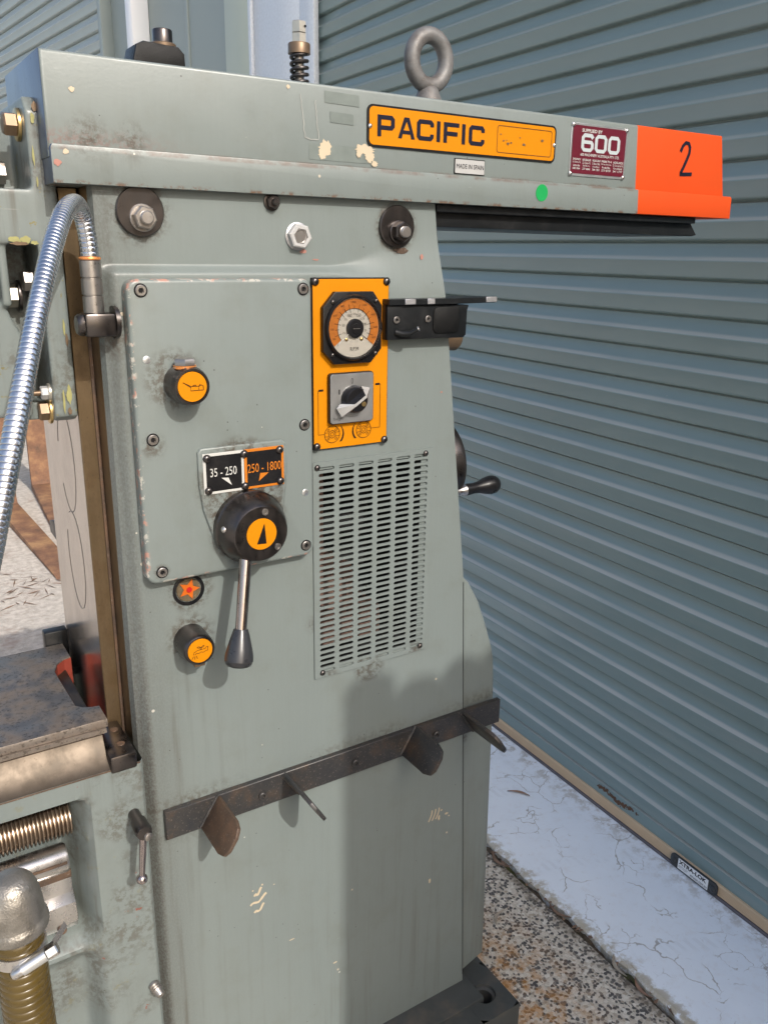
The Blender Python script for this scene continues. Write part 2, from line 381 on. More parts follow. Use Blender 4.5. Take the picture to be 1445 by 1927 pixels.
# ------------------------------------------------------------------ mesh helpers
class B:
    def __init__(s): s.bm = bmesh.new(); s.mi = 0
    def _new(s, faces):
        for f in faces: f.material_index = s.mi
        return s
    def box(s, x0, x1, y0, y1, z0, z1, bev=0, seg=2, rot=None, piv=None):
        r = bmesh.ops.create_cube(s.bm, size=1)
        m = Matrix.Translation(((x0+x1)/2, (y0+y1)/2, (z0+z1)/2)) @ Matrix.Diagonal((x1-x0, y1-y0, z1-z0, 1))
        bmesh.ops.transform(s.bm, matrix=m, verts=r['verts'])
        vs_ = r['verts']
        if bev:
            e = list({e for v in vs_ for e in v.link_edges})
            o = bmesh.ops.bevel(s.bm, geom=e, offset=bev, segments=seg, profile=.5, affect='EDGES')
            vs_ = list({v for f in o['faces'] for v in f.verts} | {v for v in vs_ if v.is_valid})
        if rot is not None:
            bmesh.ops.rotate(s.bm, cent=piv or ((x0+x1)/2, (y0+y1)/2, (z0+z1)/2), matrix=rot, verts=vs_)
        return s._new({f for v in vs_ for f in v.link_faces})
    def prism(s, poly, a0, a1, axis='y', bev=0, seg=2):
        """poly in the two other axes (in x,y,z order), extruded along axis from a0 to a1"""
        def P(p, a):
            if axis == 'y': return (p[0], a, p[1])
            if axis == 'x': return (a, p[0], p[1])
            return (p[0], p[1], a)
        va = [s.bm.verts.new(P(p, a0)) for p in poly]; vb = [s.bm.verts.new(P(p, a1)) for p in poly]
        n = len(poly)
        fs = [s.bm.faces.new(va), s.bm.faces.new(vb[::-1])]
        fs += [s.bm.faces.new((va[i], vb[i], vb[(i+1) % n], va[(i+1) % n])) for i in range(n)]
        bmesh.ops.recalc_face_normals(s.bm, faces=fs)
        if bev:
            e = list({e for f in fs[:2] for e in f.edges})
            o = bmesh.ops.bevel(s.bm, geom=e, offset=bev, segments=seg, profile=.5, affect='EDGES')
            fs = list({f for f in o['faces']} | {f for f in fs if f.is_valid})
        return s._new(fs)
    def lathe(s, p, d, prof, seg=32, phase=0, flat=False):
        """prof: (distance along d, radius)"""
        p = Vector(p); d = Vector(d).normalized()
        a = Vector((0, 0, 1)) if abs(d.z) < .9 else Vector((1, 0, 0))
        u = d.cross(a).normalized(); w = u.cross(d)
        rings = []
        for t, r in prof:
            c = p+d*t
            if r < 1e-6: rings.append([s.bm.verts.new(c)])
            else: rings.append([s.bm.verts.new(c+(u*math.cos(phase+2*math.pi*i/seg)+w*math.sin(phase+2*math.pi*i/seg))*r) for i in range(seg)])
        fs = []
        for A, C in zip(rings, rings[1:]):
            for i in range(seg):
                j = (i+1) % seg
                if len(A) == 1 and len(C) == 1: continue
                if len(A) == 1: fs.append(s.bm.faces.new((A[0], C[i], C[j])))
                elif len(C) == 1: fs.append(s.bm.faces.new((A[i], C[0], A[j])))
                else: fs.append(s.bm.faces.new((A[i], C[i], C[j], A[j])))
        if len(rings[0]) > 1: fs.append(s.bm.faces.new(rings[0][::-1]))
        if len(rings[-1]) > 1: fs.append(s.bm.faces.new(rings[-1]))
        bmesh.ops.recalc_face_normals(s.bm, faces=fs)
        return s._new(fs)
    def tube(s, pts, r, seg=10, closed=False):
        pts = [Vector(p) for p in pts]; n = len(pts); rr = r if hasattr(r, '__len__') else [r]*n
        rings = []; u = None
        for i, p in enumerate(pts):
            t = (pts[(i+1) % n]-pts[i-1]) if closed else (pts[min(i+1, n-1)]-pts[max(i-1, 0)])
            t.normalize()
            if u is None: u = t.orthogonal().normalized()
            u = (u-t*u.dot(t)).normalized(); w = t.cross(u)
            rings.append([s.bm.verts.new(p+(u*math.cos(2*math.pi*k/seg)+w*math.sin(2*math.pi*k/seg))*rr[i]) for k in range(seg)])
        fs = []
        for i in range(n if closed else n-1):
            A, C = rings[i], rings[(i+1) % n]
            for k in range(seg): fs.append(s.bm.faces.new((A[k], A[(k+1) % seg], C[(k+1) % seg], C[k])))
        if not closed: fs.append(s.bm.faces.new(rings[0][::-1])); fs.append(s.bm.faces.new(rings[-1]))
        bmesh.ops.recalc_face_normals(s.bm, faces=fs)
        return s._new(fs)
    def quad(s, *pts):
        f = s.bm.faces.new([s.bm.verts.new(p) for p in pts]); return s._new([f])
    def grid(s, xs, zs, fn, skip=None):
        """surface (x(u,z), y(x,z), z)"""
        vv = {}
        for i, u in enumerate(xs):
            for j, z in enumerate(zs): vv[i, j] = s.bm.verts.new(fn(u, z))
        fs = []
        for i in range(len(xs)-1):
            for j in range(len(zs)-1):
                if skip and skip((xs[i]+xs[i+1])/2, (zs[j]+zs[j+1])/2): continue
                fs.append(s.bm.faces.new((vv[i, j], vv[i+1, j], vv[i+1, j+1], vv[i, j+1])))
        return s._new(fs)
    def mesh(s, name, ang=38):
        me = bpy.data.meshes.new(name)
        s.bm.normal_update()
        s.bm.to_mesh(me); s.bm.free()
        me.shade_smooth()
        me.set_sharp_from_angle(angle=R(ang))
        return me

def wm(o):
    return (wm(o.parent) @ o.matrix_parent_inverse @ o.matrix_basis) if o.parent else o.matrix_basis.copy()
def obj(name, data, mats, parent=None, kind=None, local=False, label=None):
    """link one mesh object; geometry is in world coordinates unless local"""
    if isinstance(data, B): data = data.mesh(name)
    if not isinstance(mats, (list, tuple)): mats = [mats]
    if len(data.materials) == 0:
        for m_ in mats: data.materials.append(MATS[m_])
    o = bpy.data.objects.new(name, data)
    COL.objects.link(o)
    if parent:
        o.parent = parent
        if not local: o.matrix_parent_inverse = wm(parent).inverted()
    if kind: o["kind"] = kind
    if label: o["label"] = label
    return o
def thing(name, label, cat, loc=(0, 0, 0), rz=0, group=None):
    o = bpy.data.objects.new(name, None); COL.objects.link(o)
    o.empty_display_size = .05; o.location = loc; o.rotation_euler = (0, 0, rz)
    return tag(o, label, cat, group)
def tag(o, label, cat, group=None):
    o["label"] = label; o["category"] = cat
    if group: o["group"] = group
    return o
def inst(name, me, mats, loc, parent, rot=(0, 0, 0), scale=1):
    o = obj(name, me, mats, parent)
    o.location = loc; o.rotation_euler = rot; o.scale = (scale,)*3
    return o
def arc(cx, cz, r, a0, a1, n=8):
    return [(cx+r*math.cos(R(a0+(a1-a0)*i/n)), cz+r*math.sin(R(a0+(a1-a0)*i/n))) for i in range(n+1)]
def rrect(x0, x1, z0, z1, r, n=5):
    return arc(x1-r, z1-r, r, 0, 90, n)+arc(x0+r, z1-r, r, 90, 180, n)+arc(x0+r, z0+r, r, 180, 270, n)+arc(x1-r, z0+r, r, 270, 360, n)
def smooth(v, a, b):
    t = max(0., min(1., (v-a)/(b-a))) if a != b else float(v > a)
    return t*t*(3-2*t)
XZ = (Vector((1, 0, 0)), Vector((0, 0, 1)))
def flat(name, loops, y, mat, parent, basis=XZ, org=None):
    """filled 2D outline(s) (holes allowed) laid on a plane"""
    cu = bpy.data.curves.new(name, 'CURVE'); cu.dimensions = '2D'; cu.fill_mode = 'BOTH'
    for lp in loops:
        sp = cu.splines.new('POLY'); sp.points.add(len(lp)-1); sp.use_cyclic_u = True
        for p, q in zip(sp.points, lp): p.co = (q[0], q[1], 0, 1)
    return _flat(name, cu, y, mat, parent, basis, org)
def _flat(name, cu, y, mat, parent, basis, org, box=None):
    t = bpy.data.objects.new(name+"_tmp", cu); COL.objects.link(t)
    me = bpy.data.meshes.new_from_object(t.evaluated_get(bpy.context.evaluated_depsgraph_get()))
    bpy.data.objects.remove(t); bpy.data.curves.remove(cu)
    o0 = org or Vector((0, y, 0)); u, v = basis
    co = [tuple(q.co) for q in me.vertices]
    if box:
        a0, a1 = min(c[0] for c in co), max(c[0] for c in co); b0, b1 = min(c[1] for c in co), max(c[1] for c in co)
        su = (box[1]-box[0])/(a1-a0); sv = (box[3]-box[2])/(b1-b0)
        co = [(box[0]+(c[0]-a0)*su, box[2]+(c[1]-b0)*sv) for c in co]
    for q, c in zip(me.vertices, co): q.co = o0+u*c[0]+v*c[1]
    me.materials.clear()
    return obj(name, me, mat, parent)
def text(s, box, y, mat, parent, basis=XZ, org=None, bold=0.0, name='lettering', shear=0):
    cu = bpy.data.curves.new(name, 'FONT'); cu.body = s; cu.size = 1; cu.offset = bold; cu.shear = shear; cu.resolution_u = 3
    return _flat(name, cu, y, mat, parent, basis, org, box)
def stroke(pts, w):
    """outline of a thick polyline"""
    L, Rr = [], []
    for i, p in enumerate(pts):
        a = Vector(pts[max(i-1, 0)]); b = Vector(pts[min(i+1, len(pts)-1)])
        t = (b-a).normalized(); n = Vector((-t.y, t.x))*w/2
        L.append((p[0]+n.x, p[1]+n.y)); Rr.append((p[0]-n.x, p[1]-n.y))
    return L+Rr[::-1]
def blob(cx, cz, rx, rz, n=18, jag=.35, seed=0):
    q = random.Random(seed)
    return [(cx+rx*math.cos(2*math.pi*i/n)*(1-jag*q.random()), cz+rz*math.sin(2*math.pi*i/n)*(1-jag*q.random())) for i in range(n)]

# shared small hardware, axis towards -Y (rotate to use elsewhere)
def hexprof(b, p, d, r, h, ch=.0):
    b.lathe(p, d, [(0, r), (h*.85, r), (h, r*.86)], 6); return b
def screw_mesh():                          # cross-head pan screw, r = 1
    b = B(); b.lathe((0, 0, 0), (0, -1, 0), [(0, 1), (.25, .98), (.6, .72), (.75, .35), (.78, 0)], 16)
    b.mi = 1
    b.box(-.42, .42, -.84, -.70, -.09, .09); b.box(-.09, .09, -.845, -.70, -.42, .42)
    return b.mesh('screw')
def socket_mesh():                         # socket cap screw in its counterbore, r = 1
    b = B(); b.mi = 1
    b.lathe((0, 0, 0), (0, -1, 0), [(0, 1.22), (.06, 1.22), (.07, 1.0)], 24)
    b.mi = 0
    b.lathe((0, 0, 0), (0, -1, 0), [(.02, .98), (.26, .98), (.36, .86), (.36, .5), (.08, .45)], 24)
    b.mi = 1
    b.lathe((0, 0, 0), (0, -1, 0), [(.1, .46), (.12, .46)], 6)
    return b.mesh('socket_screw')
SCREW = screw_mesh(); SOCK = socket_mesh()
for m_ in ('steel_black', 'black_enamel'): SCREW.materials.append(MATS[m_])
for m_ in ('steel_dull', 'black_enamel'): SOCK.materials.append(MATS[m_])
RIVET = B().lathe((0, 0, 0), (0, -1, 0), [(0, 1), (.3, .95), (.62, .62), (.75, 0)], 14).mesh('rivet'); RIVET.materials.append(MATS['steel_bright'])
def screw(x, y, z, r, parent, ang=0): return inst('screw', SCREW, [], (x, y, z), parent, (0, ang, 0), r)
def sock(x, y, z, r, parent): return inst('socket_screw', SOCK, [], (x, y, z), parent, (0, rnd.uniform(0, 1), 0), r)

# ================================================================== setting
b = B()                                     # one sheet: aggregate concrete, open joint, slab side
JX0, JX1 = 1.272, 1.290
b.quad((-300, -300, 0), (JX0, -300, 0), (JX0, 600, 0), (-300, 600, 0))
b.quad((JX0, -300, 0), (JX0, -300, -.022), (JX0, 600, -.022), (JX0, 600, 0))
obj('ground', b, 'aggregate', kind='structure')
b = B()
def jy(x, y): return (x, y, -.012+.006*math.sin(y*37)+.005*math.sin(y*91+x*300))
ys = [-1.2+i*.02 for i in range(330)]
xs = [JX0-.004, JX0+.003, JX0+.009, JX0+.015, JX1+.004]
vv = [[b.bm.verts.new(jy(x, y)) for y in ys] for x in xs]
for i in range(len(xs)-1):
    for j in range(len(ys)-1): b.bm.faces.new((vv[i][j], vv[i+1][j], vv[i+1][j+1], vv[i][j+1]))
obj('joint_filling', b, 'joint_soil', kind='structure')
b = B()
def edge_x(y): return JX1+.004*math.sin(y*23)*math.sin(y*7.1)+.003*math.sin(y*61+1)
ys = [-1.5+i*.03 for i in range(240)]
lo = [b.bm.verts.new((edge_x(y), y, -.03)) for y in ys]
e0 = [b.bm.verts.new((edge_x(y), y, .002)) for y in ys]
e1 = [b.bm.verts.new((edge_x(y)+.007, y, .008)) for y in ys]
e2 = [b.bm.verts.new((6.0, y, .008)) for y in ys]
for A, C in ((lo, e0), (e0, e1), (e1, e2)):
    for j in range(len(ys)-1): b.bm.faces.new((A[j], C[j], C[j+1], A[j+1]))
obj('concrete_slab', b, 'blue_slab', kind='structure')

# ---- roller doors
def slat_mesh(L, p=.0828):
    prof = [(.0165, 0), (.0215, .0012), (.0225, .0030), (.0215, .0052), (.0040, .0075), (.0012, .0092), (0, .013), (0, .0415), (-.0016, .0438), (-.0018, .0452), (-.0006, .0468), (.0050, .0512), (.0085, .0555), (.0115, .0610), (.0140, .0680), (.0160, .0760), (.0165, p)]
    b = B()
    va = [b.bm.verts.new((x, 0, z)) for x, z in prof]; vb = [b.bm.verts.new((x, L, z)) for x, z in prof]
    for i in range(len(prof)-1): b.bm.faces.new((va[i], va[i+1], vb[i+1], vb[i]))
    b.bm.normal_update()
    me = b.mesh('slat', 50)
    return me
def roller_door(label, loc, rz, L, n, mat, z0=.0866, group=None, k=1.0):
    t = thing('roller_door', label, 'roller door', loc, rz, group)
    me = slat_mesh(L); me.materials.append(MATS[mat])
    for i in range(n):
        o = obj('slat', me, [], t, local=True); o.location = (0, 0, z0+i*.0828*k); o.scale = (k, 1, k)
    return t
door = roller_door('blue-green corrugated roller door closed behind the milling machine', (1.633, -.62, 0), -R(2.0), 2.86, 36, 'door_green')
L = 2.86
b = B()
pr = [(.006, .0345), (.006, .030)]
b.prism([(-.001, .0085), (.02, .0085), (.02, .0455), (-.001, .0455)], 0, L, 'y')
obj('bottom_rail', b, 'tan_seal', door, local=True)
b = B()
obj('bottom_slat', B().prism([(.006, .0456), (.0215, .0456), (.0215, .0875), (.0165, .0872), (.008, .080)], 0, L, 'y'), 'door_green', door, local=True)
for k in range(7):
    z = .0185+k*.0042
    b.prism([(-.0012, z-.0013), (-.0038, z), (-.0012, z+.0013)], .001, L-.001, 'y')
obj('seal_ridges', b, 'tan_seal', door, local=True)
obj('rubber_strip', B().prism([(-.004, .0085), (.004, .0081), (.02, .0082), (.02, .0084)], .002, L-.002, 'y') if False else B().box(-.0075, -.0016, .002, L-.002, .0082, .0165, .001), 'rubber', door, local=True)
lab = B(); lab.prism(rrect(.545, .692, .012, .049, .012), -.010, -.0045, 'x', .0015)
lock = obj('lock_plate', lab, 'lock_plate', door, local=True); lock.location = (0, .015, 0)
for yy in (.557, .680):
    o = obj('bolt_head', B().lathe((-.010, yy, .0305), (-1, 0, 0), [(0, .0095), (.002, .009), (.005, .005), (.006, 0)], 16), 'lock_plate', lock)
    o.matrix_parent_inverse = Matrix()
simple('sticker_white', (.80, .80, .80), .5, var=.03)
st = obj('sticker', B().box(-.0112, -.0101, .572, .666, .016, .0460), 'sticker_white', lock); st.matrix_parent_inverse = Matrix()
DB = (Vector((0, -1, 0)), Vector((0, 0, 1)))
def dtext(s, box, bold=0): 
    o = text(s, box, 0, 'print_black', lock, DB, Vector((-.0118, 0, 0)), bold); o.matrix_parent_inverse = Matrix(); return o
dtext('XTRA-LOK', (-.663, -.577, .0320, .0440), .03)
dtext('xtratec.com.au', (-.626, -.574, .0190, .0260))
dtext('LOCKING BARS', (-.663, -.634, .0255, .0280)); dtext('FOR DOORS', (-.663, -.637, .0210, .0235))
rp = []
for k, (yy, zz) in enumerate(((.86, .068), (.885, .070), (.91, .066), (.935, .070), (.96, .067), (.99, .07))):
    bb = B(); bb.lathe((.010-.0105, yy, zz), (-1, 0, 0), [(0, .012), (.001, .010), (.0025, .004), (.003, 0)], 9); rp.append(bb)
rb = B()
for k in range(170):
    yy = rnd.triangular(.84, 1.01); zz = .064+rnd.gauss(0, .0035)+.004*math.sin(yy*60)
    rb.lathe((.0066, yy, zz), (-1, 0, 0), [(0, rnd.uniform(.0012, .0042)), (.0005, rnd.uniform(.0006, .001)), (.0008+k*2e-6, 0)], 7, phase=rnd.random())
for bb in rp: bb.bm.free()
obj('rust_patch', rb, 'door_rust', door, local=True)

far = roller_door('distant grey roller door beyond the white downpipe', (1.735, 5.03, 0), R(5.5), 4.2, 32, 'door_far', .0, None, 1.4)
g = thing('door_guide', 'galvanised steel post beside the blue-green roller door', 'door post', (1.72, 2.2, 0))
obj('post', B().box(1.70, 1.80, 2.26, 2.70, 0, 4.2, .004), 'galvanised', g)
obj('lip', B().box(1.685, 1.70, 2.69, 2.72, 0, 4.2, .002), 'galvanised', g)
obj('guide_channel', B().box(1.700, 1.722, 2.145, 2.262, 0, 4.2, .002), 'galvanised', g)
w = thing('wall_panel', 'grey-green sheet metal wall panel beside the galvanised post', 'wall', (1.75, 3.3, 0))
obj('sheet', B().box(1.76, 1.84, 3.06, 4.98, 0, 4.4), 'wall_sheet', w)
obj('corner_flashing', B().box(1.72, 1.80, 2.76, 3.07, 0, 4.4, .012), 'wall_sheet_pale', w)
obj('door_jamb', B().box(1.690, 1.80, 4.985, 5.06, 0, 4.4, .004), 'wall_sheet', w)
obj('seam', B().box(1.752, 1.765, 3.62, 3.66, 0, 4.4, .003), 'wall_sheet', w)
d = thing('downpipe', 'white rectangular downpipe on the grey-green sheet wall', 'downpipe', (1.70, 4.3, 0))
obj('pipe', B().box(1.655, 1.759, 4.25, 4.36, 0, 4.4, .008), 'white_sheet', d)
obj('bracket', B().box(1.649, 1.7595, 4.244, 4.366, 3.9, 3.94, .003), 'white_sheet', d)
obj('wall_bracket', B().box(1.649, 1.7595, 4.244, 4.366, 1.2, 1.24, .003), 'white_sheet', d)

# ---- paling fence added out of view to cast the wavy shadow on the column
fn = thing('shadow_fence', 'unseen timber fence of rounded palings, added to shade the column and ground', 'fence', (2.2, -2.4, 0))
for i in range(26):
    x = .722+.0495+i*.100
    h = 2.738+rnd.uniform(-.022, .014)
    pl = [(x-.0495, .0), (x+.0495, .0), (x+.0495, h-.022), (x+.036, h-.008), (x+.015, h), (x-.015, h), (x-.036, h-.008), (x-.0495, h-.022)]
    obj('shadow_paling', B().prism(pl, -2.41, -2.392, 'y'), 'timber', fn)
for zz in (.4, 1.3, 2.3): obj('shadow_fence_rail', B().box(.73, 3.3, -2.455, -2.412, zz, zz+.09, .004), 'timber', fn)

# ---- forklift tines lying far behind
def fork(x, y0, y1, h, lab, rz=0):
    t = thing('fork_tine', lab, 'fork tine', (x, y1, 0), rz, None)
    b = B()
    b.prism([(0, 0), (-(y1-y0), .004), (-(y1-y0)*.96, .016), (-.06, .05), (-.045, .08), (-.045, h), (0, h)], -.06, .06, 'x', .004)
    obj('blade', b, 'fork_rust', t, local=True)
    obj('hook', B().box(-.05, .05, -.003, .05, h-.10, h-.04, .004), 'fork_rust', t, local=True)
fork(.70, 2.98, 4.32, .72, 'rusty bent fork tine lying on the bare concrete behind the machine', R(3))
fork(.98, 3.3, 4.70, .62, 'rusty fork tine set further back against the grey wall', R(-4))

# ---- fallen leaves
def leaf_mesh(L, W, curl, seed):
    q = random.Random(seed); b = B(); n = 9; rows = []
    for i in range(n):
        t = i/(n-1); w_ = W*math.sin(math.pi*min(1, t*.96+.02))**.8; bend = .18*L*math.sin(t*math.pi)*(1 if q.random() < .99 else 1)
        zc = curl*(2*t-1)**2
        rows.append([b.bm.verts.new((L*(t-.5), bend+s_*w_, .003+zc+abs(s_)*W*.5)) for s_ in (-1, 0, 1)])
    for A, C in zip(rows, rows[1:]):
        b.bm.faces.new((A[0], C[0], C[1], A[1])); b.bm.faces.new((A[1], C[1], C[2], A[2]))
    return b.mesh('leaf', 60)
leaves = [((1.50, .52), .09, 0, -.9, 'orange-brown curled leaf on the blue slab by the tan door seal', 'leaf_a'),
          ((1.145, .18), .075, 1, .5, 'pale dry leaf on the speckled concrete beside the machine', 'leaf_b'),
          ((1.283, -.075), .085, 1, 1.2, 'pale leaf caught in the concrete joint', 'leaf_b'),
          ((1.284, .12), .09, 2, 1.75, 'brown leaf pressed into the concrete joint', 'leaf_c'),
          ((1.276, .335), .10, 0, 1.55, 'brown leaf in the joint beside the machine column', 'leaf_c'),
          ((1.281, -.145), .08, 0, 1.4, 'red-brown leaf standing in the concrete joint', 'leaf_a'),
          ((1.30, -.21), .07, 2, .7, 'dark leaf lying across the slab edge by the joint', 'leaf_c')]
LM = [leaf_mesh(.09, .0068, .004, i) for i in range(3)]
for (p, L_, k, rz, lab, mt) in leaves:
    me = LM[k].copy(); me.materials.append(MATS[mt])
    o = obj('leaf', me, []); o.location = (p[0], p[1], .002 if 1.26 < p[0] < 1.30 else (.008 if p[0] > 1.3 else .001)); o.rotation_euler = (0, 0, rz); o.scale = (L_/.12,)*3
    tag(o, lab, 'leaf')
lit = B()
for k in range(82):                        # litter on the far concrete and in the joint
    if k < 50: x, y, z = rnd.uniform(.3, .75), rnd.choice((2.75, 2.9, 3.0))+rnd.gauss(0, .09), .002
    else: x, y, z = rnd.uniform(1.27, 1.295), rnd.uniform(-.3, .8), .0
    a = rnd.uniform(0, 3.14); l = rnd.uniform(.02, .06) if k < 50 else rnd.uniform(.004, .012); w_ = rnd.uniform(.002, .005)
    ca, sa = math.cos(a), math.sin(a)
    lit.quad(*[(x+u*ca-v*sa, y+u*sa+v*ca, z+rnd.uniform(0, .006)) for u, v in ((-l, 0), (0, -w_), (l, 0), (0, w_))])
obj('leaf_litter', lit, 'leaf_c', kind='stuff')
tag(bpy.data.objects['leaf_litter'], 'dry twigs and leaf litter scattered on the concrete', 'leaf litter')

# ================================================================== milling machine
MM = thing('milling_machine', 'grey-green milling machine with an orange-ended ram and yellow control panel', 'milling machine', (.55, .15, 0))

# ---- column: cast front skin with a raised pad, tapered back edge, vent opening
def xr(z):                                  # tapered back edge of the column
    return .762+(1.62-z)*(.076/.605) if z > 1.015 else .838+(1.015-z)*(.046/.89)
VX0, VX1, VZ0, VZ1 = .556, .742, .918, 1.243
def xs_(u, z):                              # u runs 0..1 left of .742, 1..2 to the back edge
    return .268+u*(VX1-.268) if u <= 1 else VX1+(u-1)*(xr(z)-VX1)
def ysurf(x, z):
    m_l = smooth(x, .2715, .2885)
    wd = .012+.10*smooth(x, .58, .76)
    m_t = 1-smooth(z, 1.524-wd*.5, 1.524+wd*.5)
    y = .013*(1-m_l*m_t)
    y += .010*(1-smooth(x, .268, .2715))**2   # rounded front corner
    return y
us = [i/120 for i in range(121)]+[1+i/14 for i in range(1, 15)]
vx = (VX0-.268)/(VX1-.268)
us = sorted(set(us) | {vx})
zs = sorted(set([.118+i*.009 for i in range(int((1.623-.118)/.009)+1)]+[1.623, VZ0, VZ1]+[1.50+i*.0025 for i in range(22)]))
b = B()
b.grid(us, zs, lambda u, z: (xs_(u, z), ysurf(xs_(u, z), z), z), lambda u, z: vx < u < 1 and VZ0 < z < VZ1)
Z0, Z1 = .118, 1.623
YB = .34
prev = None
for z in (Z1, 1.015, Z0):                   # back edge side, top and bottom
    if prev is not None:
        b.quad((xr(prev), ysurf(xr(prev), prev), prev), (xr(z), ysurf(xr(z), z), z), (xr(z), YB, z), (xr(prev), YB, prev))
    prev = z
b.quad((.268, .02, Z1), (xr(Z1), .012, Z1), (xr(Z1), YB, Z1), (.268, YB, Z1))
b.quad((.268, .02, Z0), (.268, YB, Z0), (xr(Z0), YB, Z0), (xr(Z0), 0, Z0))
b.mi = 1
b.quad((.268, .023, Z0), (.268, .023, Z1), (.268, YB, Z1), (.268, YB, Z0))
column = obj('column', b, ['paint_column', 'steel_oily'], MM)
# vent chamber
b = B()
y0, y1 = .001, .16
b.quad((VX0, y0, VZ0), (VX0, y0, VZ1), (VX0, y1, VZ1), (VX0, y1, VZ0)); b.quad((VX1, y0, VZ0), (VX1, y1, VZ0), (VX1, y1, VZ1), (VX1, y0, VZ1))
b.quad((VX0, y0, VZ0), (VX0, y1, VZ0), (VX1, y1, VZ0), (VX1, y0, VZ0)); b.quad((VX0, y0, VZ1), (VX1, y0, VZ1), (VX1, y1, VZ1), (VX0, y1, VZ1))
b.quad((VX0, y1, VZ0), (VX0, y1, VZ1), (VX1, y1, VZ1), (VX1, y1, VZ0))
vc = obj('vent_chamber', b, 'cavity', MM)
obj('motor', B().lathe((.60, .10, 1.03), (0, -1, 0), [(0, .055), (.055, .055), (.06, .045), (.062, .03), (.07, .028), (.071, 0)], 28), 'motor_brown', vc)
obj('drive_belt', B().box(.575, .583, .03, .06, 1.04, 1.24), 'motor_brown', vc)
obj('motor_foot', B().box(.57, .70, .045, .12, .93, .985, .006), 'motor_brown', vc)

# ---- vent grille with real slots
b = B()
GX0, GX1, GZ0, GZ1 = .5485, .7625, .9055, 1.2555
NC, NR = 6, 36
px_ = .0337; pz_ = (GZ1-GZ0-.012)/NR
gx = (GX0+GX1)/2-NC*px_/2; gz = GZ0+.006
sw, sh = .0264, .0054
YF, YK = -.0032, -.0008
def ring(cx, cz, w_, h_):                   # slot outline, 12 points, from right-middle ccw
    r = h_/2; o = []
    for a in (-90, -45, 0, 45, 90): o.append((cx+w_/2-r+r*math.cos(R(a)), cz+r*math.sin(R(a))))
    o.append((cx, cz+r))
    for a in (90, 135, 180, 225, 270): o.append((cx-w_/2+r+r*math.cos(R(a)), cz+r*math.sin(R(a))))
    o.append((cx, cz-r)); return o
for i in range(NC):
    for j in range(NR):
        cx, cz = gx+(i+.5)*px_, gz+(j+.5)*pz_
        rg = ring(cx, cz, sw, sh); hx, hz = px_/2, pz_/2
        ou = [(cx+hx*.8, cz-hz), (cx+hx, cz-hz), (cx+hx, cz), (cx+hx, cz+hz), (cx+hx*.8, cz+hz), (cx, cz+hz), (cx-hx*.8, cz+hz), (cx-hx, cz+hz), (cx-hx, cz), (cx-hx, cz-hz), (cx-hx*.8, cz-hz), (cx, cz-hz)]
        vo = [b.bm.verts.new((p[0], YF, p[1])) for p in ou]; vi = [b.bm.verts.new((p[0], YF, p[1])) for p in rg]; vk = [b.bm.verts.new((p[0], YK, p[1])) for p in rg]
        for k in range(12):
            l_ = (k+1) % 12
            b.bm.faces.new((vo[k], vo[l_], vi[l_], vi[k])); b.bm.faces.new((vi[k], vi[l_], vk[l_], vk[k]))
ax0, ax1, az0, az1 = gx, gx+NC*px_, gz, gz+NR*pz_
for q in (((GX0, GZ0), (GX1, GZ0), (GX1, az0), (GX0, az0)), ((GX0, az1), (GX1, az1), (GX1, GZ1), (GX0, GZ1)), ((GX0, az0), (ax0, az0), (ax0, az1), (GX0, az1)), ((ax1, az0), (GX1, az0), (GX1, az1), (ax1, az1))):
    b.quad(*[(p[0], YF, p[1]) for p in q])
for (p, q) in (((GX0, GZ0), (GX1, GZ0)), ((GX1, GZ0), (GX1, GZ1)), ((GX1, GZ1), (GX0, GZ1)), ((GX0, GZ1), (GX0, GZ0))):
    b.quad((p[0], YF, p[1]), (p[0], .0006, p[1]), (q[0], .0006, q[1]), (q[0], YF, q[1]))
bmesh.ops.recalc_face_normals(b.bm, faces=b.bm.faces)
grille = obj('vent_grille', b, 'paint_plain', MM)
for x, z in ((.5555, 1.2475), (.748, 1.2475), (.748, .914), (.562, .914)): screw(x, YF, z, .0046, grille, rnd.random())

# ---- rear cover with its rounded shoulder
po = [(.836, 1.026), (.86, 1.0), (.884, .958), (.905, .905), (.919, .865), (.926, .835), (.929, .80), (.932, .741), (.9445, .150), (.886, .128), (.8795, .135)]
obj('rear_cover', B().prism(po, .0105, .33, 'y', .004, 3), 'paint_column', MM)

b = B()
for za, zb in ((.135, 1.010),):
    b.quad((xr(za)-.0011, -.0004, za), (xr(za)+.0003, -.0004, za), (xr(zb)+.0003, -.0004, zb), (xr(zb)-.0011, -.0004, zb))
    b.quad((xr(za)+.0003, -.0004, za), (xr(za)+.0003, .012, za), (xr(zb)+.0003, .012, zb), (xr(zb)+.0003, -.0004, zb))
obj('seam_shade_strip', b, 'black_enamel', MM)  # black strip on the column edge, painted shade for the gap at the cover

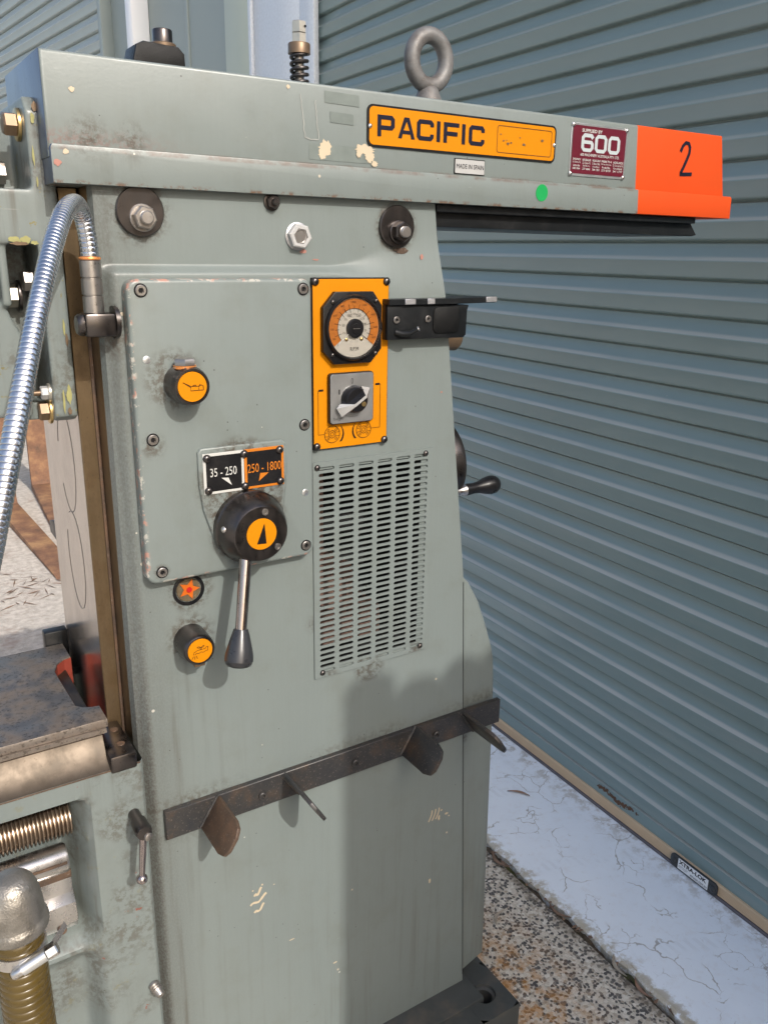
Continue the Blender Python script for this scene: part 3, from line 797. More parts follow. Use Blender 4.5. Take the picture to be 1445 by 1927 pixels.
# ---- foot plate with its bolt hole
b = B()
n = 24
hc, hr = (.905, -.045), .019
ou = []
X0, X1, Y0, Y1 = .60, .952, -.10, .36
x_, y_ = hc
for k in range(n):
    a = 2*math.pi*k/n; c_, s_ = math.cos(a), math.sin(a)
    t = min([(X1-x_)/c_ if c_ > 1e-6 else 9, (.86-x_)/c_ if c_ < -1e-6 else 9, (.02-y_)/s_ if s_ > 1e-6 else 9, (Y0-y_)/s_ if s_ < -1e-6 else 9])
    ou.append((x_+t*c_, y_+t*s_))
vo = [b.bm.verts.new((*p, .112)) for p in ou]
rr = [[b.bm.verts.new((x_+r*math.cos(2*math.pi*k/n), y_+r*math.sin(2*math.pi*k/n), z)) for k in range(n)] for r, z in ((.024, .112), (.0235, .105), (.0175, .103), (.0165, .03))]
for A, C in zip([vo]+rr, rr):
    for k in range(n): b.bm.faces.new((A[k], A[(k+1) % n], C[(k+1) % n], C[k]))
b.bm.faces.new(rr[-1])
b.quad((X0, Y0, .1118), (.86, Y0, .1118), (.86, .02, .1118), (X0, .02, .1118)); b.quad((X0, .02, .1118), (X1, .02, .1118), (X1, Y1, .1118), (X0, Y1, .1118))
for p, q in (((X0, Y0), (X1, Y0)), ((X1, Y0), (X1, Y1)), ((X1, Y1), (X0, Y1)), ((X0, Y1), (X0, Y0))):
    b.quad((*p, .112), (*p, 0), (*q, 0), (*q, .112))
bmesh.ops.recalc_face_normals(b.bm, faces=b.bm.faces)
obj('foot_plate', b, 'foot_paint', MM)
obj('base_casting', B().box(-.12, .90, -.055, .36, .0, .1165, .006), 'foot_paint', MM)

# ---- slideway block on the front of the column
b = B()
b.mi = 0
b.box(.2435, .2665, .0625, .2985, .30, 1.617, .0012, 1)
sw_ = obj('slideway', b, 'steel_way', MM)
for f in sw_.data.polygons:                 # the side towards the controls is oily brown
    if f.normal.y < -.7: f.material_index = 1
sw_.data.materials.append(MATS['steel_oily'])
obj('slideway_seam', B().box(.2635, .2675, .0592, .0625, .86, 1.60), 'rail_rust', sw_)
for zc, k in ((1.27, 0), (1.12, 1)):        # scribbled ovals from scraping
    pts = [(.2432, .16+.045*math.cos(t)*(1-.25*math.sin(t)), zc+.075*math.sin(t)+.01*math.cos(2*t)) for t in [i*.24+k for i in range(24)]]
    obj('scribed_oval', B().tube(pts, .00026, 5), 'rail_steel', sw_)
obj('way_stop', B().prism([(.298, 1.12), (.318, 1.126), (.352, 1.118), (.352, 1.098), (.30, 1.095)], .2455, .262, 'x', .001), 'black_paint', MM)

# ---- ram
b = B()
b.prism([(.2255, 1.645), (.2255, 1.7545), (1.388, 1.7565), (1.4140, 1.645)], .0065, .215, 'y', .004, 3)
ram_me = b
b.prism([(.227, 1.6175), (.227, 1.6545), (.229, 1.6585), (1.423, 1.655), (1.4265, 1.6515), (1.428, 1.617)], -.0005, .225, 'y', .0012, 2)
me = b.mesh('ram')
for f in me.polygons:
    if f.center.x > 1.17 and f.center.x < 1.6 and abs(f.normal.x) > .6: f.material_index = 1
    if f.normal.x < -.8: f.material_index = 2
ram = obj('ram', me, ['paint_ram', 'orange_paint', 'ram_front'], MM)
# the orange coat: cut the mesh where the colour changes
bm = bmesh.new(); bm.from_mesh(ram.data)
bmesh.ops.bisect_plane(bm, geom=bm.verts[:]+bm.edges[:]+bm.faces[:], plane_co=(1.171, 0, 1.70), plane_no=(1, 0, .085))
for f in bm.faces:
    c = f.calc_center_median()
    if (c.x-1.171)+(c.z-1.70)*.085 > 0: f.material_index = 1
bm.to_mesh(ram.data); bm.free()
ram.data.shade_smooth(); ram.data.set_sharp_from_angle(angle=R(38))
obj('ram_neck', B().box(.30, .76, .03, .2, 1.60, 1.619), 'black_paint', MM)
obj('under_ram_guard', B().prism([(.75, 1.6165), (1.338, 1.6165), (1.367, 1.587), (1.355, 1.5845), (.75, 1.5855)], .022, .20, 'y', .001), 'black_paint', MM)
obj('guard_flange', B().box(.765, 1.345, .010, .030, 1.606, 1.6168, .001), 'black_paint', MM)
# worn paint, tape ghosts and hand-painted numeral
YR = .0058
for k, (cx, cz, rx, rz) in enumerate(((.577, 1.679, .0115, .012), (.572, 1.671, .007, .008), (.637, 1.681, .019, .0075), (.645, 1.672, .009, .009), (.653, 1.664, .006, .0045), (.628, 1.676, .005, .007))):
    flat('bare_patch', [blob(cx, cz, rx, rz, 40, .4, k)], YR-.0002*k, 'cream', ram)
flat('numeral', [stroke([(1.279, 1.7225), (1.283, 1.7315), (1.290, 1.7375), (1.298, 1.737), (1.3025, 1.7305), (1.302, 1.721), (1.297, 1.710), (1.291, 1.6985), (1.285, 1.6885), (1.2835, 1.6862), (1.295, 1.6868), (1.3145, 1.688)], .0062)], YR, 'print_navy', ram)
flat('sticker_dot', [arc(.957, 1.6405, .0125, 0, 345, 24)], -.0012, 'green_dot', ram)['label'] = 'round bright green sticker'
for k, (cx, cz, r) in enumerate(((.257, 1.7165, .0038), (.243, 1.651, .004), (.524, 1.7465, .003), (.233, 1.639, .005))):
    flat('paint_chip', [blob(cx, cz, r, r*.9, 12, .4, 40+k)], YR if cz > 1.66 else -.0012, 'cream' if k != 3 else 'primer', ram)
GH = (.30, .34, .325)
simple('tape_ghost', (.125, .148, .138), .45, var=.25, scale=60)
simple('tape_edge', (.24, .25, .235), .6, var=.3, scale=90)
flat('tape_ghost', [[(.576, 1.7475), (.628, 1.7465), (.6285, 1.7325), (.576, 1.7335)]], YR, 'tape_ghost', ram)
flat('tape_ghost', [[(.584, 1.7235), (.6195, 1.7225), (.620, 1.7095), (.5845, 1.7105)]], YR, 'tape_ghost', ram)
flat('tape_ghost', [[(.553, 1.683), (.659, 1.683), (.660, 1.6635), (.553, 1.6635)]], YR+.0002, 'tape_ghost', ram)
for x0, x1, z0, z1 in ((.541, .547, 1.74, 1.69), (.562, .567, 1.735, 1.688)):
    pts = [(x0+(x1-x0)*i/14+rnd.uniform(-.0008, .0008), z0+(z1-z0)*i/14) for i in range(15)]
    flat('tape_edge', [stroke(pts, .0013)], YR, 'tape_edge', ram)
flat('tape_edge', [stroke([(.546, 1.690), (.555, 1.6875), (.567, 1.688)], .0014)], YR, 'tape_edge', ram)

# ---- nameplate
np_ = obj('nameplate', B().prism(rrect(.6405, .984, 1.6855, 1.7385, .0085), .0045, .0064, 'y'), 'black_enamel', MM)
flat('yellow_field', [rrect(.6435, .981, 1.6882, 1.7358, .0065)], .0040, 'yellow', np_)
def letter(kind, x, w_):
    h0, h1 = 1.6992, 1.7262; s = .0062; X = lambda t: x+t; k = .0042
    if kind == 'I': return [[(x, h0), (x+s, h0), (x+s, h1), (x, h1)]]
    if kind == 'F': return [[(x, h0), (x+s, h0), (x+s, h0+.0095), (x+w_*.9, h0+.0095), (x+w_*.9, h0+.0152), (x+s, h0+.0152), (x+s, h1-.0056), (x+w_, h1-.0056), (x+w_, h1), (x, h1)]]
    if kind == 'P': return [[(x, h0), (x+s, h0), (x+s, h0+.0085), (x+w_-k, h0+.0085), (x+w_, h0+.0085+k), (x+w_, h1-k), (x+w_-k, h1), (x, h1)],
                            [(x+s, h0+.0140), (x+w_-s-.001, h0+.0140), (x+w_-s, h0+.0152), (x+w_-s, h1-.0066), (x+w_-s-.001, h1-.0056), (x+s, h1-.0056)]]
    if kind == 'A': return [[(x, h0), (x+.0062, h0), (x+.0078, h0+.0058), (x+w_-.0078, h0+.0058), (x+w_-.0062, h0), (x+w_, h0), (x+w_/2+.0042, h1), (x+w_/2-.0042, h1)],
                            [(x+.0090, h0+.0105), (x+w_-.0090, h0+.0105), (x+w_/2+.0004, h1-.0058), (x+w_/2-.0004, h1-.0058)]]
    if kind == 'C': return [[(x+k, h0), (x+w_-k, h0), (x+w_, h0+k), (x+w_, h0+.0088), (x+w_-s, h0+.0088), (x+w_-s, h0+.0066), (x+w_-s-.001, h0+.0056), (x+s+.001, h0+.0056), (x+s, h0+.0066), (x+s, h1-.0066), (x+s+.001, h1-.0056), (x+w_-s-.001, h1-.0056), (x+w_-s, h1-.0066), (x+w_-s, h1-.0088), (x+w_, h1-.0088), (x+w_, h1-k), (x+w_-k, h1), (x+k, h1), (x, h1-k), (x, h0+k)]]
for kind, x, w_ in (('P', .6560, .0265), ('A', .6880, .0265), ('C', .7175, .0275), ('I', .7500, 0), ('F', .7615, .0260), ('I', .7925, 0), ('C', .8045, .0275)):
    flat('letter', letter(kind, x+.004*(x-.656)/.15*2, w_*1.06), .0035, 'print_navy', np_)
flat('box_outline', [rrect(.8655, .9745, 1.693, 1.7305, .004), rrect(.8662, .9738, 1.6937, 1.7298, .0035)], .0035, 'print_navy', np_)
for k, (cx, cz, r) in enumerate(((.878, 1.710, .0016), (.887, 1.7065, .0024), (.884, 1.711, .001), (.893, 1.708, .0018), (.918, 1.7075, .0028), (.955, 1.7155, .0026), (.872, 1.7185, .0014), (.91, 1.7165, .0012))):
    flat('wear_mark', [blob(cx, cz, r*1.4, r, 10, .5, 60+k)], .0034, 'nut_brown', np_)
for x in (.6445, .9803): inst('rivet', RIVET, [], (x, .0040, 1.711), np_, scale=.0032)

sp_ = obj('origin_label', B().box(.7895, .8462, .0052, .0064, 1.6592, 1.6805, .0004, 1), 'black_enamel', MM)
flat('white_field', [rrect(.7908, .8450, 1.6604, 1.6793, .001)], .0048, 'label_white', sp_)
text('MADE IN SPAIN', (.7930, .8432, 1.6668, 1.6732), .0044, 'print_black', sp_)

pq = obj('supplier_plaque', B().box(1.0165, 1.1425, .0050, .0064, 1.6695, 1.7478, .0004, 1), 'aluminium', MM)
flat('maroon_field', [[(1.0195, 1.6735), (1.1395, 1.6735), (1.1395, 1.7405), (1.1355, 1.7445), (1.0235, 1.7445), (1.0195, 1.7405)]], .0046, 'maroon', pq)
text('SUPPLIED BY', (1.0385, 1.0835, 1.7352, 1.7402), .0042, 'white_print', pq, bold=.02)
def digit(x, six):
    h0, h1, w_, s, k = 1.7065, 1.7335, .0275, .0062, .0055
    if six:
        return [[(x+k, h0), (x+w_-k, h0), (x+w_, h0+k), (x+w_, h0+.0125), (x+w_-k*.8, h0+.0168), (x+s, h0+.0168), (x+s, h1-.0075), (x+s+.0015, h1-.0055), (x+w_-.008, h1-.0055), (x+w_-.0045, h1-.0085), (x+w_, h1-.0045), (x+w_-k*.9, h1), (x+k, h1), (x, h1-k), (x, h0+k)],
                [(x+s, h0+.0068), (x+s+.0015, h0+.0053), (x+w_-s-.0015, h0+.0053), (x+w_-s, h0+.0068), (x+w_-s, h0+.0105), (x+w_-s-.001, h0+.0117), (x+s, h0+.0117)]]
    return [[(x+k, h0), (x+w_-k, h0), (x+w_, h0+k), (x+w_, h1-k), (x+w_-k, h1), (x+k, h1), (x, h1-k), (x, h0+k)],
            [(x+s, h0+.0068), (x+s+.0015, h0+.0053), (x+w_-s-.0015, h0+.0053), (x+w_-s, h0+.0068), (x+w_-s, h1-.0068), (x+w_-s-.0015, h1-.0053), (x+s+.0015, h1-.0053), (x+s, h1-.0068)]]
for x, six in ((1.0385, 1), (1.0685, 0), (1.0985, 0)): flat('digit', digit(x, six), .0042, 'silver', pq)
text('600 MACHINERY AUSTRALIA PTY. LTD.', (1.0385, 1.1265, 1.7000, 1.7042), .0042, 'white_print', pq, bold=.01)
for x0, x1, rows in ((1.0225, 1.040, ('SYDNEY', '16 Derby St.', 'Lidcombe', '648 1964')), (1.0440, 1.0625, ('BRISBANE', '221 Evans Rd.', 'Salisbury', '277 4844')), (1.0660, 1.0840, ('MELBOURNE', '5 Bond Rd.', 'Hawthorn', '764 1355')), (1.0870, 1.1095, ('PERTH', '100 Great Eastern Hwy.', 'Redcliffe', '277 6733')), (1.1135, 1.1375, ('ADELAIDE', '221 Commercial Rd.', 'Port Adelaide', '341 1777'))):
    for i, r in enumerate(rows):
        c_ = (x0+x1)/2; wd = (x1-x0)*(.5, .5, .42, .46)[i]
        if i == 1 and x0 > 1.08: wd = (x1-x0)*.52
        text(r, (c_-wd, c_+wd, 1.6930-i*.0045, 1.6962-i*.0045), .0042, 'white_print', pq, bold=.01 if i in (0, 3) else 0)
for x, z in ((1.0195, 1.7445), (1.1395, 1.7445), (1.1395, 1.6728), (1.0195, 1.6728)): inst('rivet', RIVET, [], (x, .0048, z), pq, scale=.0036)

# ---- things bolted into the top of the ram
b = B(); b.tube([(.82+.0315*math.cos(t), .12, 1.8285+.0315*math.sin(t)*1.1) for t in [i*2*math.pi/40 for i in range(40)]], .0122, 18, True)
b.lathe((.82, .12, 1.7525), (0, 0, 1), [(0, .025), (.012, .025), (.024, .020), (.036, .0155), (.040, .012)], 28)
obj('eye_bolt', b, 'eye_steel', MM)
sb = obj('spring_bolt', B().lathe((.5985, .12, 1.7525), (0, 0, 1), [(0, .019), (.012, .019), (.014, .0065), (.085, .0065), (.086, .0)], 24), 'steel_dull', MM)
pts = [(.5985+.0115*math.cos(t), .12+.0115*math.sin(t), 1.7685+.0086*t/6.283) for t in [i*.35 for i in range(88)]]
obj('spring', B().tube(pts, .0024, 8), 'spring_black', sb)
obj('cap', B().lathe((.5985, .12, 1.8105), (0, 0, 1), [(0, .0155), (.012, .0155), (.0135, .0145), (.0136, .0)], 28), 'nut_brown', sb)
obj('nut', B().lathe((.5985, .12, 1.8242), (0, 0, 1), [(0, .0105), (.0115, .0105), (.0125, .009)], 6, .4), 'nut_zinc', sb)
obj('nut', B().lathe((.5985, .12, 1.8370), (0, 0, 1), [(0, .0105), (.013, .0105), (.0145, .009)], 6, .4), 'nut_zinc', sb)
obj('split_pin_hole', B().lathe((.6035, .1115, 1.8445), (.4, -1, 0), [(0, .0016), (.0014, .0016)], 10), 'black_enamel', sb)
b = B()
b.prism([(.352, 1.7525), (.372, 1.7525), (.375, 1.7640), (.420, 1.7640), (.425, 1.7720), (.4245, 1.7860), (.417, 1.7935), (.372, 1.7955), (.362, 1.7905)], .098, .145, 'y', .003, 2)
cl = obj('ram_clamp', b, 'black_cast', MM)
obj('foot', B().box(.382, .4235, .1, .143, 1.7525, 1.763, .002), 'black_paint', cl)
obj('washer', B().lathe((.4035, .12, 1.7940), (0, 0, 1), [(0, .0165), (.004, .0165), (.005, .0155), (.0052, 0)], 28), 'nut_brown', cl)
obj('cap_screw', B().lathe((.4035, .12, 1.7985), (0, 0, 1), [(0, .0125), (.015, .0125), (.0165, .0115), (.0166, 0)], 28), 'steel_black', cl)

# ---- column fixings under the ram
YC = .0125
for x, z, ph in ((.3255, 1.591, .2), (.6945, 1.5835, .5)):
    wsh = obj('clamp_washer', B().lathe((x, YC, z), (0, -1, 0), [(0, .0290), (.0045, .0290), (.0055, .0280), (.0056, 0)], 44), 'steel_black', MM)
    cx, cz = x+.0015, z-.0075
    dull = 'steel_dull' if x < .5 else 'steel_black'
    obj('nut_collar', B().lathe((cx, YC-.0055, cz), (0, -1, 0), [(0, .0160), (.003, .0160), (.0038, .0150), (.0039, 0)], 32), dull, wsh)
    obj('hex_nut', B().lathe((cx, YC-.0090, cz), (0, -1, 0), [(0, .0142), (.0095, .0142), (.0112, .0125), (.0113, 0)], 6, ph), dull, wsh)
    obj('stud', B().lathe((cx, YC-.019, cz), (0, -1, 0), [(0, .0078), (.0022, .0078), (.0026, .0068), (.0040, .0078), (.0054, .0068), (.0068, .0078), (.0080, .0066), (.0081, 0)], 24), 'steel_dull', wsh)
nip = obj('grease_nipple', B().lathe((.5, YC, 1.609), (0, -1, 0), [(0, .0112), (.002, .0112), (.0024, .0095)], 26), 'steel_black', MM)
obj('hex', B().lathe((.5, YC-.002, 1.609), (0, -1, 0), [(0, .0092), (.006, .0092), (.0072, .008), (.0073, 0)], 6, .3), 'steel_black', nip)
obj('tip', B().lathe((.5, YC-.009, 1.609), (0, -1, 0), [(0, .0045), (.004, .0042), (.006, .0030), (.0061, .0)], 18), 'steel_black', nip)
plg = obj('filler_plug', B().lathe((.537, YC, 1.567), (0, -1, 0), [(0, .0180), (.0015, .0180), (.002, .0172), (.0021, 0)], 36), 'worn_steel_edge', MM)
obj('hex', B().lathe((.537, YC-.0018, 1.567), (0, -1, 0), [(0, .0168), (.0085, .0168), (.0100, .0148), (.0100, .0108), (.0078, .0102), (.0078, 0)], 6, .15), 'label_white', plg)
obj('sight_disc', B().lathe((.537, YC-.0097, 1.567), (0, -1, 0), [(0, .0112), (.0010, .0112), (.0012, .0082), (-.0012, .0076), (-.0012, 0)], 24), 'steel_bright', plg)
for k, (cx, cz, rx, rz, mt) in enumerate(((.703, 1.5515, .015, .0055, 'rail_rust'), (.565, 1.537, .006, .0016, 'primer'), (.7385, 1.5425, .0035, .0050, 'primer'), (.5455, 1.5475, .006, .0035, 'primer'), (.7765, 1.3415, .0025, .002, 'primer'))):
    flat('paint_chip', [blob(cx, cz, rx, rz, 16, .5, 80+k)], min(ysurf(cx, cz), ysurf(cx, cz-.006), ysurf(cx, cz+.006))-.0006, mt, column)
# worn shell marks on the lower column
for k, (cx, cz) in enumerate(((.441, .545), (.4415, .530), (.4425, .512))):
    wdt = (.013, .021, .018)[k]
    pts = [(cx+wdt*(t-.5)*2*.5+.008*(k == 1)*(t-.5), cz-.004+.012*t*t+.002*math.sin(t*9)) for t in [i/10 for i in range(11)]]
    lp = stroke(pts, .0042); lp = [(p[0], p[1]+rnd.uniform(-.0007, .0007)) for p in lp]
    flat('paint_scrape', [lp], -.0005, 'cream', column)
for k, (cx, cz, rx, rz) in enumerate(((.449, .558, .0022, .0022), (.432, .553, .002, .0016), (.470, .549, .0018, .0012), (.5, .42, .006, .0012), (.585, .325, .005, .0018), (.79, .41, .0035, .006), (.823, .548, .005, .0025), (.811, .560, .0025, .0025), (.806, .545, .003, .007), (.829, .541, .0025, .002))):
    flat('paint_scrape', [blob(cx, cz, rx, rz, 12, .4, 120+k)], -.0005, 'cream', column)
for k in range(3):
    x0 = .789+k*.008
    flat('paint_scrape', [stroke([(x0+.003*math.sin(t*.5)-.007*(1-t/6), .545+.0045*t) for t in range(6)], .0028)], -.0005, 'cream', column)

# ---- gear cover plate with its controls
YV = -.0205
b = B()
b.prism(rrect(.2935, .5405, 1.123, 1.5135, .014, 6), YV, .0045, 'y', .0045, 3)
cover = obj('gear_cover', b, 'paint_cover', MM)
for x, z in ((.3105, 1.5005), (.5275, 1.5), (.313, 1.318), (.527, 1.317), (.3135, 1.139), (.5268, 1.139)): sock(x, YV, z, .0068, cover)
for x, z in ((.312, 1.418), (.527, 1.219)): obj('dowel', B().lathe((x, YV+.001, z), (0, -1, 0), [(0, .0048), (.0014, .0048), (.0018, .004), (.0019, 0)], 18), 'aluminium', cover)

def pictogram(parent, cx, cz, y, strokes, w_=.0007):
    for s_ in strokes: flat('symbol', [stroke([(cx+p[0]*.001, cz+p[1]*.001) for p in s_], w_)], y, 'print_black', parent)
oil = obj('oil_filler', B().lathe((.3555, YV, 1.387), (0, -1, 0), [(0, .0245), (.026, .0245), (.030, .0238), (.0335, .0225), (.036, .0222), (.0362, .0195), (.0350, .0190), (.0350, 0)], 44), 'steel_black', MM)
obj('disc', B().lathe((.3555, YV-.0352, 1.387), (0, -1, 0), [(0, .0186), (.0008, .0184), (.0009, 0)], 36), 'yellow', oil)
pictogram(oil, .3555, 1.387, YV-.0366, [[(-12, 6), (-3, 1.2), (-2.6, -.6)], [(-12, 6), (-2.8, 0)], [(-2.5, .8), (-2.5, -4.6), (14, -4.6)], [(-2.5, .6), (8, .6), (8, -4.4)], [(8, -.6), (9, 1.2), (11.5, 1.8), (13.5, .6), (14, -4.6)], [(0.5, .8), (.8, 2), (4.2, 2), (4.4, .8)], [(8.4, .6), (10, 3)]])
obj('hex_plug', B().lathe((.3535, YV-.018, 1.4085), (0, 0, 1), [(0, .0145), (.002, .0145), (.0021, .0118), (.0035, .0118), (.0036, .0138), (.0095, .0138), (.0115, .0120), (.0116, 0)], 6, .3), 'steel_dull', oil)
obj('copper_washer', B().lathe((.3535, YV-.018, 1.4080), (0, 0, 1), [(0, .0140), (.0035, .0140), (.0036, 0)], 28), 'copper', oil)

# range plates on their raised shield
sh_ = [(.3735, 1.3005), (.4900, 1.3005), (.4965, 1.2950), (.4975, 1.255), (.4930, 1.215), (.4880, 1.190), (.475, 1.150), (.44, 1.133), (.405, 1.145), (.385, 1.178), (.3735, 1.215), (.3690, 1.25), (.3690, 1.2955)]
shield = obj('selector_shield', B().prism(sh_, YV-.0042, YV+.001, 'y', .0025, 3), 'paint_cover', MM)
YP = YV-.0043
def range_plate(x0, x1, rim, txt, tbox, tri, mt):
    p = obj('range_plate', B().box(x0, x1, YP-.0012, YP, 1.2375, 1.2930, .0004, 1), rim, MM)
    flat('black_field', [rrect(x0+.0038, x1-.0038, 1.2412, 1.2893, .0005)], YP-.0015, 'black_enamel', p)
    text(txt, tbox, YP-.0018, mt, p, bold=.0)
    flat('arrow', [tri], YP-.0018, mt, p)
    return p
pa = range_plate(.3750, .4325, 'white_print', '35 - 250', (.3842, .4215, 1.2612, 1.2728), [(.3995, 1.2586), (.4095, 1.2578), (.4140, 1.2468)], 'white_print')
pb = range_plate(.4330, .4915, 'plate_orange', '250 - 1800', (.4372, .4868, 1.2600, 1.2722), [(.4555, 1.2582), (.4680, 1.2576), (.4530, 1.2470)], 'plate_orange')
for x, z, q in ((.3805, 1.2868, pa), (.3810, 1.2428, pa), (.4330, 1.2872, pb), (.4330, 1.2425, pb), (.4852, 1.2872, pb), (.4855, 1.2432, pb)): screw(x, YP-.0013, z, .0056, q, rnd.uniform(0, 1.5))

# speed selector
hub = obj('selector_hub', B().lathe((.4365, YV-.0042, 1.1855), (0, -1, 0), [(0, .0515), (.010, .0515), (.0125, .0495), (.016, .0492), (.0405, .0395), (.0425, .0375), (.0428, 0)], 56), 'steel_black', MM)
YH = YV-.0042-.0428
obj('pointer_disc', B().lathe((.4365, YH, 1.1855), (0, -1, 0), [(0, .0218), (.0010, .0216), (.0011, 0)], 40), 'yellow', hub)
flat('pointer', [[(.4405, 1.2005), (.4405+.0022, 1.1715), (.4290, 1.1725)]], YH-.0016, 'print_black', hub)
for x, z in ((.4425, 1.2155), (.4600, 1.1635)): obj('set_screw', B().lathe((x, YH, z), (0, -1, 0), [(0, .0048), (.0012, .0046), (.0013, .0028), (.0003, .0026), (.0003, 0)], 18), 'steel_dull', hub)
obj('detent_ball', B().lathe((.3925, YV-.026, 1.193), (-.95, -.35, .1), [(0, .0052), (.002, .0045), (.0038, .0022), (.0042, 0)], 16), 'steel_bright', hub)
p0, p1 = Vector((.4190, YV-.032, 1.150)), Vector((.3990, -.074, 1.0555))
dv = (p1-p0).normalized()
lev = obj('selector_lever', B().lathe(p0-dv*.012, dv, [(0, .0088), ((p1-p0).length+.02, .0078)], 28), 'lever_steel', MM)
obj('grip', B().lathe(p1-dv*.002, dv, [(0, .0098), (.001, .0102), (.012, .0135), (.026, .0172), (.036, .0192), (.043, .0196), (.0435, .0190), (.047, .0182), (.050, .0158), (.052, .011), (.0525, 0)], 36), 'grip_plastic', lev)

# oil sight glass and coolant tap knob
sg = obj('sight_glass', B().lathe((.3545, .001, 1.098), (0, -1, 0), [(0, .0225), (.0028, .0225), (.0034, .0215), (.0034, .0185), (.0010, .0180), (.0008, 0)], 40), 'black_enamel', MM)
obj('lens', B().lathe((.3545, -.0002, 1.098), (0, -1, 0), [(0, .0172), (.0012, .0165), (.0016, 0)], 32), 'sight_dark', sg)
flat('star', [[(.3545+(.0155 if k % 2 == 0 else .0072)*math.cos(R(70+36*k)), 1.0995+(.0155 if k % 2 == 0 else .0072)*math.sin(R(70+36*k))) for k in range(10)]], -.0026, 'star_orange', sg)
obj('red_dot', B().lathe((.3548, -.0026, 1.0985), (0, -1, 0), [(0, .0042), (.0010, .0036), (.0011, 0)], 18), 'red_plastic', sg)
tk = obj('tap_knob', B().lathe((.3525, .001, 1.0225), (0, -1, 0), [(0, .0240), (.018, .0235), (.036, .0222), (.0400, .0215), (.0415, .0200), (.0416, .0186), (.0405, .0180), (.0405, 0)], 44), 'steel_black', MM)
obj('disc', B().lathe((.3525, -.0396, 1.0225), (0, -1, 0), [(0, .0176), (.0008, .0174), (.0009, 0)], 36), 'yellow', tk)
pictogram(tk, .3525, 1.0225, -.0410, [[(-10, -4), (-9, -.5), (-4, 1.6), (7, 2.2), (9, 4.5), (11, 4.6)], [(-8, -4.2), (-6.5, -2.6), (-2, -3), (1, -1.6), (4, -3), (7, -1.5), (10.5, -1.2), (11, 4.6)], [(0, 2), (0, 4.5)], [(1.6, 2), (1.6, 4.5)], [(-5, 6), (-2, 7), (1, 5), (4, 7), (6, 7)], [(-5, 6), (-2, 4.8), (4, 5), (6, 7)], [(-10, -6), (-12.5, -10)], [(-8, -6), (-8.6, -11)], [(-6, -6), (-4.6, -10.5)]])
obj('grub_screw', B().box(.345, .3605, -.036, -.026, .9965, 1.0045, .001), 'nut_brown', tk)

# ---- yellow control panel
YQ = -.0065
cp = obj('control_panel', B().box(.5490, .6735, YQ+.0012, .001, 1.2745, 1.5140, .0008, 1), 'black_enamel', MM)
flat('yellow_field', [rrect(.5497, .6722, 1.2755, 1.5122, .0008)], YQ+.0008, 'yellow', cp)
for x, z in ((.5535, 1.5090), (.6685, 1.5085), (.6685, 1.2785), (.5540, 1.2795)): screw(x, YQ+.001, z, .0058, cp, rnd.uniform(0, 1.5))
for s_ in (-1, 1):
    cx = .6055+s_*.0265; cz = 1.2965+.001*s_
    ys_ = YQ+.0002
    flat('symbol', [arc(cx, cz, .0128, 0, 350, 30), arc(cx, cz, .0120, 0, 350, 30)], ys_, 'print_black', cp)
    flat('symbol', [arc(cx, cz, .0058, 0, 345, 20), arc(cx, cz, .0050, 0, 345, 20)], ys_, 'print_black', cp)
    flat('symbol', [arc(cx, cz, .0030, 0, 340, 16), arc(cx, cz, .0023, 0, 340, 16)], ys_, 'print_black', cp)
    for a in (45, 135, 225, 315):
        flat('symbol', [arc(cx+.0088*math.cos(R(a)), cz+.0088*math.sin(R(a)), .0019, 0, 330, 10), arc(cx+.0088*math.cos(R(a)), cz+.0088*math.sin(R(a)), .0013, 0, 330, 10)], ys_, 'print_black', cp)
    for t in (-1, 1):
        for u in (-1, 1): flat('symbol', [stroke([(cx+t*.0055, cz+u*.0028), (cx+t*.0120, cz+u*.0028)], .0006)], ys_, 'print_black', cp)
    ar = [(cx-s_*.0185*math.cos(R(a)), cz+.0175*math.sin(R(a))) for a in range(-42, 43, 7)]
    wds = [.0034-.0025*i/12 for i in range(13)]
    lp = [(p[0]+w_/2, p[1]) for p, w_ in zip(ar, wds)]+[(p[0]-w_/2, p[1]) for p, w_ in list(zip(ar, wds))[::-1]]
    flat('symbol', [lp], ys_, 'print_black', cp)
    ex = .5565 if s_ < 0 else .6600
    flat('symbol', [stroke([(cx+s_*.0128, cz+.001), (ex, cz+.001)], .0006)], ys_, 'print_black', cp)
    zt = 1.3615+.0015*s_
    flat('symbol', [stroke([(ex, cz+.0013), (ex, zt)], .0006)], ys_, 'print_black', cp)
    flat('symbol', [[(ex-s_*.0008, zt-.0012), (ex-s_*.0085, zt-.0012), (ex-s_*.0085, zt+.0016), (ex-s_*.0008, zt+.0016)]], ys_, 'print_black', cp)

# rev counter
tx, tz = .6085, 1.4465
oc = [(tx-.0475, tz+.0285), (tx-.0285, tz+.0490), (tx+.0330, tz+.0490), (tx+.0475, tz+.0300), (tx+.0475, tz-.0310), (tx+.0300, tz-.0500), (tx-.0300, tz-.0500), (tx-.0475, tz-.0310)]
ta = obj('rev_counter', B().prism(oc, YQ-.0080, YQ+.0006, 'y', .0012), 'black_plastic', MM)
YD = YQ-.0081
obj('bezel', B().lathe((tx, YD, tz), (0, -1, 0), [(0, .0455), (.004, .0455), (.0062, .0440), (.0062, .0420), (.0012, .0408)], 64), 'black_plastic', ta)
YB_ = YD; YD = YD-.0018
dl = obj('dial', B().lathe((tx, YD+.0002, tz), (0, -1, 0), [(0, .0408), (.0004, .0408), (.0005, 0)], 48), 'dial_white', ta)
flat('orange_band', [arc(tx, tz, .0402, -38, 218, 40)+arc(tx, tz, .0265, 218, -38, 40)], YD-.0007, 'dial_orange', ta)
flat('band_ring', [arc(tx, tz, .0268, -38, 218, 40)+arc(tx, tz, .0262, 218, -38, 40)], YD-.0010, 'print_black', ta)
